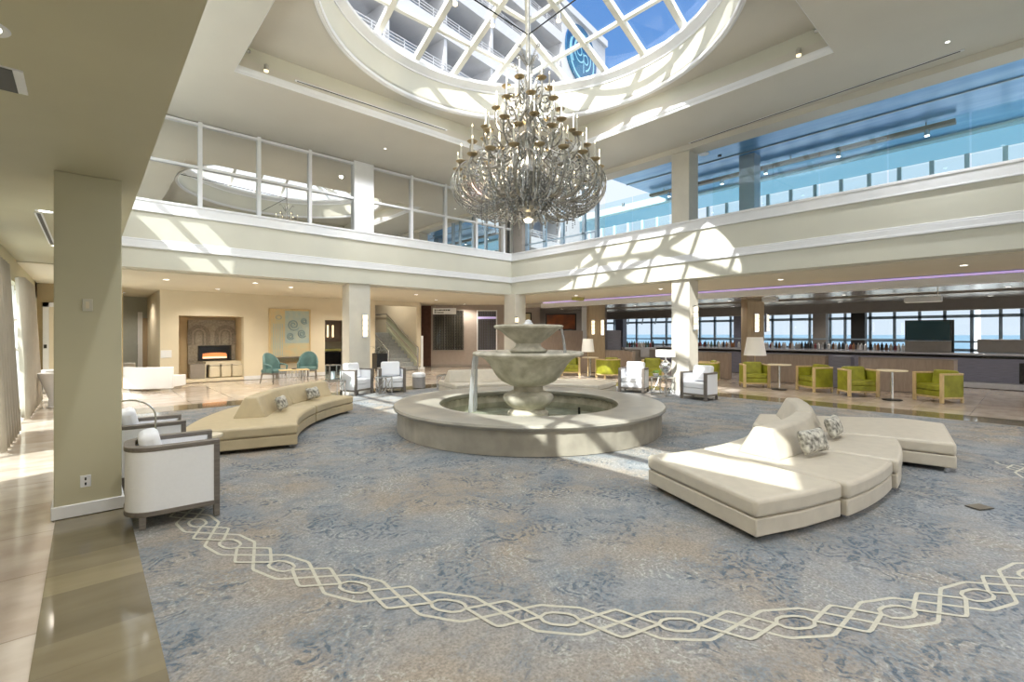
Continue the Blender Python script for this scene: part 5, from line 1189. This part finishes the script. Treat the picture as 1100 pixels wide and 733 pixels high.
# leafy branches on the upper stem
def b_branch(z0_, ln_, lean):
    m_ = MB(); P = bez([(0.03,0,z0_), (lean*0.5,0,z0_+ln_*0.3), (lean*0.6,0,z0_+ln_*0.7), (lean,0,z0_+ln_)], 10); m_.tube(P, [0.014-0.001*i for i in range(11)], 6)
    for i, q in enumerate(P[2:]):
        for s_ in (-1,1): m_.add([q, (q[0]+0.01,s_*0.025,q[2]+0.01), (q[0]+0.02,s_*0.05,q[2]+0.04), (q[0]-0.005,s_*0.015,q[2]+0.025)], [(0,1,2,3)])
    m_.tube(spiral(lean+0.04, 0, z0_+ln_, 0.045, 1.1, -1, 12), 0.008, 5)
    return m_.build('leaf_branch', M['chand'], ch, smooth=True)
for nm, z0_, ln_, lean, cnt in (('br1',5.85,0.45,0.24,4),('br2',6.35,0.25,0.20,4),('br3',5.35,0.35,0.30,5)):
    for k in range(cnt): kid(nm, lambda: b_branch(z0_, ln_, lean), 2*pi*k/cnt+z0_)

# ------------------------------------------------------------------ lamps that light the rooms
def downlight(label, x_, y_, z_, power, group='recessed downlights', ang=150, col=(1,0.91,0.78)):
    t = thing('downlight', label, 'ceiling light', (x_, y_, z_), 0, group)
    MB().lathe([(0.06,-0.002),(0.085,-0.006),(0.09,0.0),(0.06,0.002)], 24).build('trim_ring', M['white'], t, smooth=True)
    MB().lathe([(0.001,-0.001),(0.06,-0.001)], 20).build('lens', M['downglow'], t)
    if z_ == ZC: t.scale = (0.45,)*3
    L_ = bpy.data.lights.new('downlight_lamp', 'SPOT'); L_.energy = power; L_.spot_size = radians(ang); L_.spot_blend = 0.6; L_.color = col; L_.shadow_soft_size = 0.05
    o = bpy.data.objects.new('downlight_lamp', L_); COL.objects.link(o); o.parent = t; o.location = (0,0,-0.03)
    return t
DL = 'downlight in the '
ORD = ['first', 'second', 'third', 'fourth', 'fifth', 'sixth', 'seventh', 'eighth', 'ninth']
for i_, (x_, y_) in enumerate(sorted([(1.5,14.8),(3.0,16.9),(4.5,14.8),(7.3,16.6),(8.6,14.6),(10.6,16.4),(3.4,14.2),(6.6,15.4)])): downlight(DL+'low ceiling before the fireplace wall, %s counted from the left' % ORD[i_], x_, y_, ZL-0.03, 140, 'downlights of the far left ceiling')
for i_, (x_, y_) in enumerate([(13.2,1.0),(13.2,4.4),(13.2,7.8),(13.2,11.2),(13.6,15.0),(13.2,18.0)]): downlight(DL+'low cream ceiling along the bar lounge, %s counted from the right' % ORD[i_], x_, y_, ZL-0.02, 120, 'downlights of the bar lounge ceiling')
for i_, (x_, y_) in enumerate([(17.4,0.5),(17.4,4.0),(17.4,7.5),(17.4,11.5),(17.2,15.5),(17.6,19.0),(21.2,1.0),(21.2,5.0),(21.2,9.0)]): downlight(DL+'silver ceiling over the bar, '+('%s from the right in the nearer row' % ORD[i_] if i_ < 6 else '%s from the right in the farther row' % ORD[i_-6]), x_, y_, 2.788, 90, 'downlights of the silver bar ceiling', col=(1,0.93,0.85))
for x_, y_, w_ in ((-0.35,3.2,'in front of the khaki column'),(-0.35,7.6,'just beyond the khaki column'),(-0.35,10.5,'level with the nearer curtain'),(-0.3,14.5,'farthest, near the farther curtain')): downlight(DL+'left aisle ceiling, '+w_, x_, y_, ZL-0.0 if y_ < 12 else ZL-0.03, 55, 'downlights of the left aisle ceiling')
for x_, y_, w_ in ((1.15,1.0,'near left corner'),(1.15,5.5,'left side'),(1.15,10.0,'far left corner'),(10.6,1.0,'right end of the right side'),(10.6,10.6,'far corner behind the chandelier'),(5.8,11.4,'far left side above the reflective panes'),(5.8,0.6,'near side overhead')): downlight(DL+'high main ceiling, '+w_, x_, y_, ZC, 340, 'downlights of the main ceiling', col=(0.96,0.98,1.0))
struct(MB().box(s0-0.4, 11.2, YF+0.36, YF+0.5, 3.22, 4.2).build('wall_stair_header', M['warmwhite']))
downlight('small round downlight added to brighten the far left recess before the brown door', 0.9, 20.5, ZL-0.03, 110, None)  # lamp added to lift the dark door recess
downlight('round downlight added in the high ceiling to brighten the staircase', 9.9, 20.2, 4.2, 160, None)  # extra lamp, put in so the stairs are bright
for x_, y_ in ((2.0,-2.5),(5.5,-2.5),(9.0,-2.5),(3.5,-5.5),(8.0,-5.5)): downlight(DL+'low ceiling behind the viewpoint, added as fill light', x_, y_, ZL, 210, 'added fill downlights of the ceiling behind the viewpoint', col=(0.98,0.98,1.0))  # unseen fill lamps added to brighten the hall from behind
for x_, y_ in ((-0.35,0.2),(-0.35,-2.5)): downlight(DL+'left aisle ceiling behind the viewpoint, added as fill light', x_, y_, ZL, 110, 'added fill downlights of the aisle behind the viewpoint', col=(1,0.95,0.88))  # more unseen fill, added for the near left side
# chandelier's own light
for z_, e_ in ((5.6, 160), (4.75, 160)):
    L_ = bpy.data.lights.new('chandelier_lamp', 'POINT'); L_.energy = e_; L_.color = (1,0.85,0.62); L_.shadow_soft_size = 0.03
    o = bpy.data.objects.new('chandelier_lamp', L_); COL.objects.link(o); o.parent = ch; o.location = (0.0, 0.22, z_)
slot(41, 228, 56, 262, ZL, 'dark linear air slot in the low ceiling left of the khaki column', 0.07)
slot(1, 70, 9, 96, ZL, 'white framed air vent at the upper left corner of the picture', 0.16)
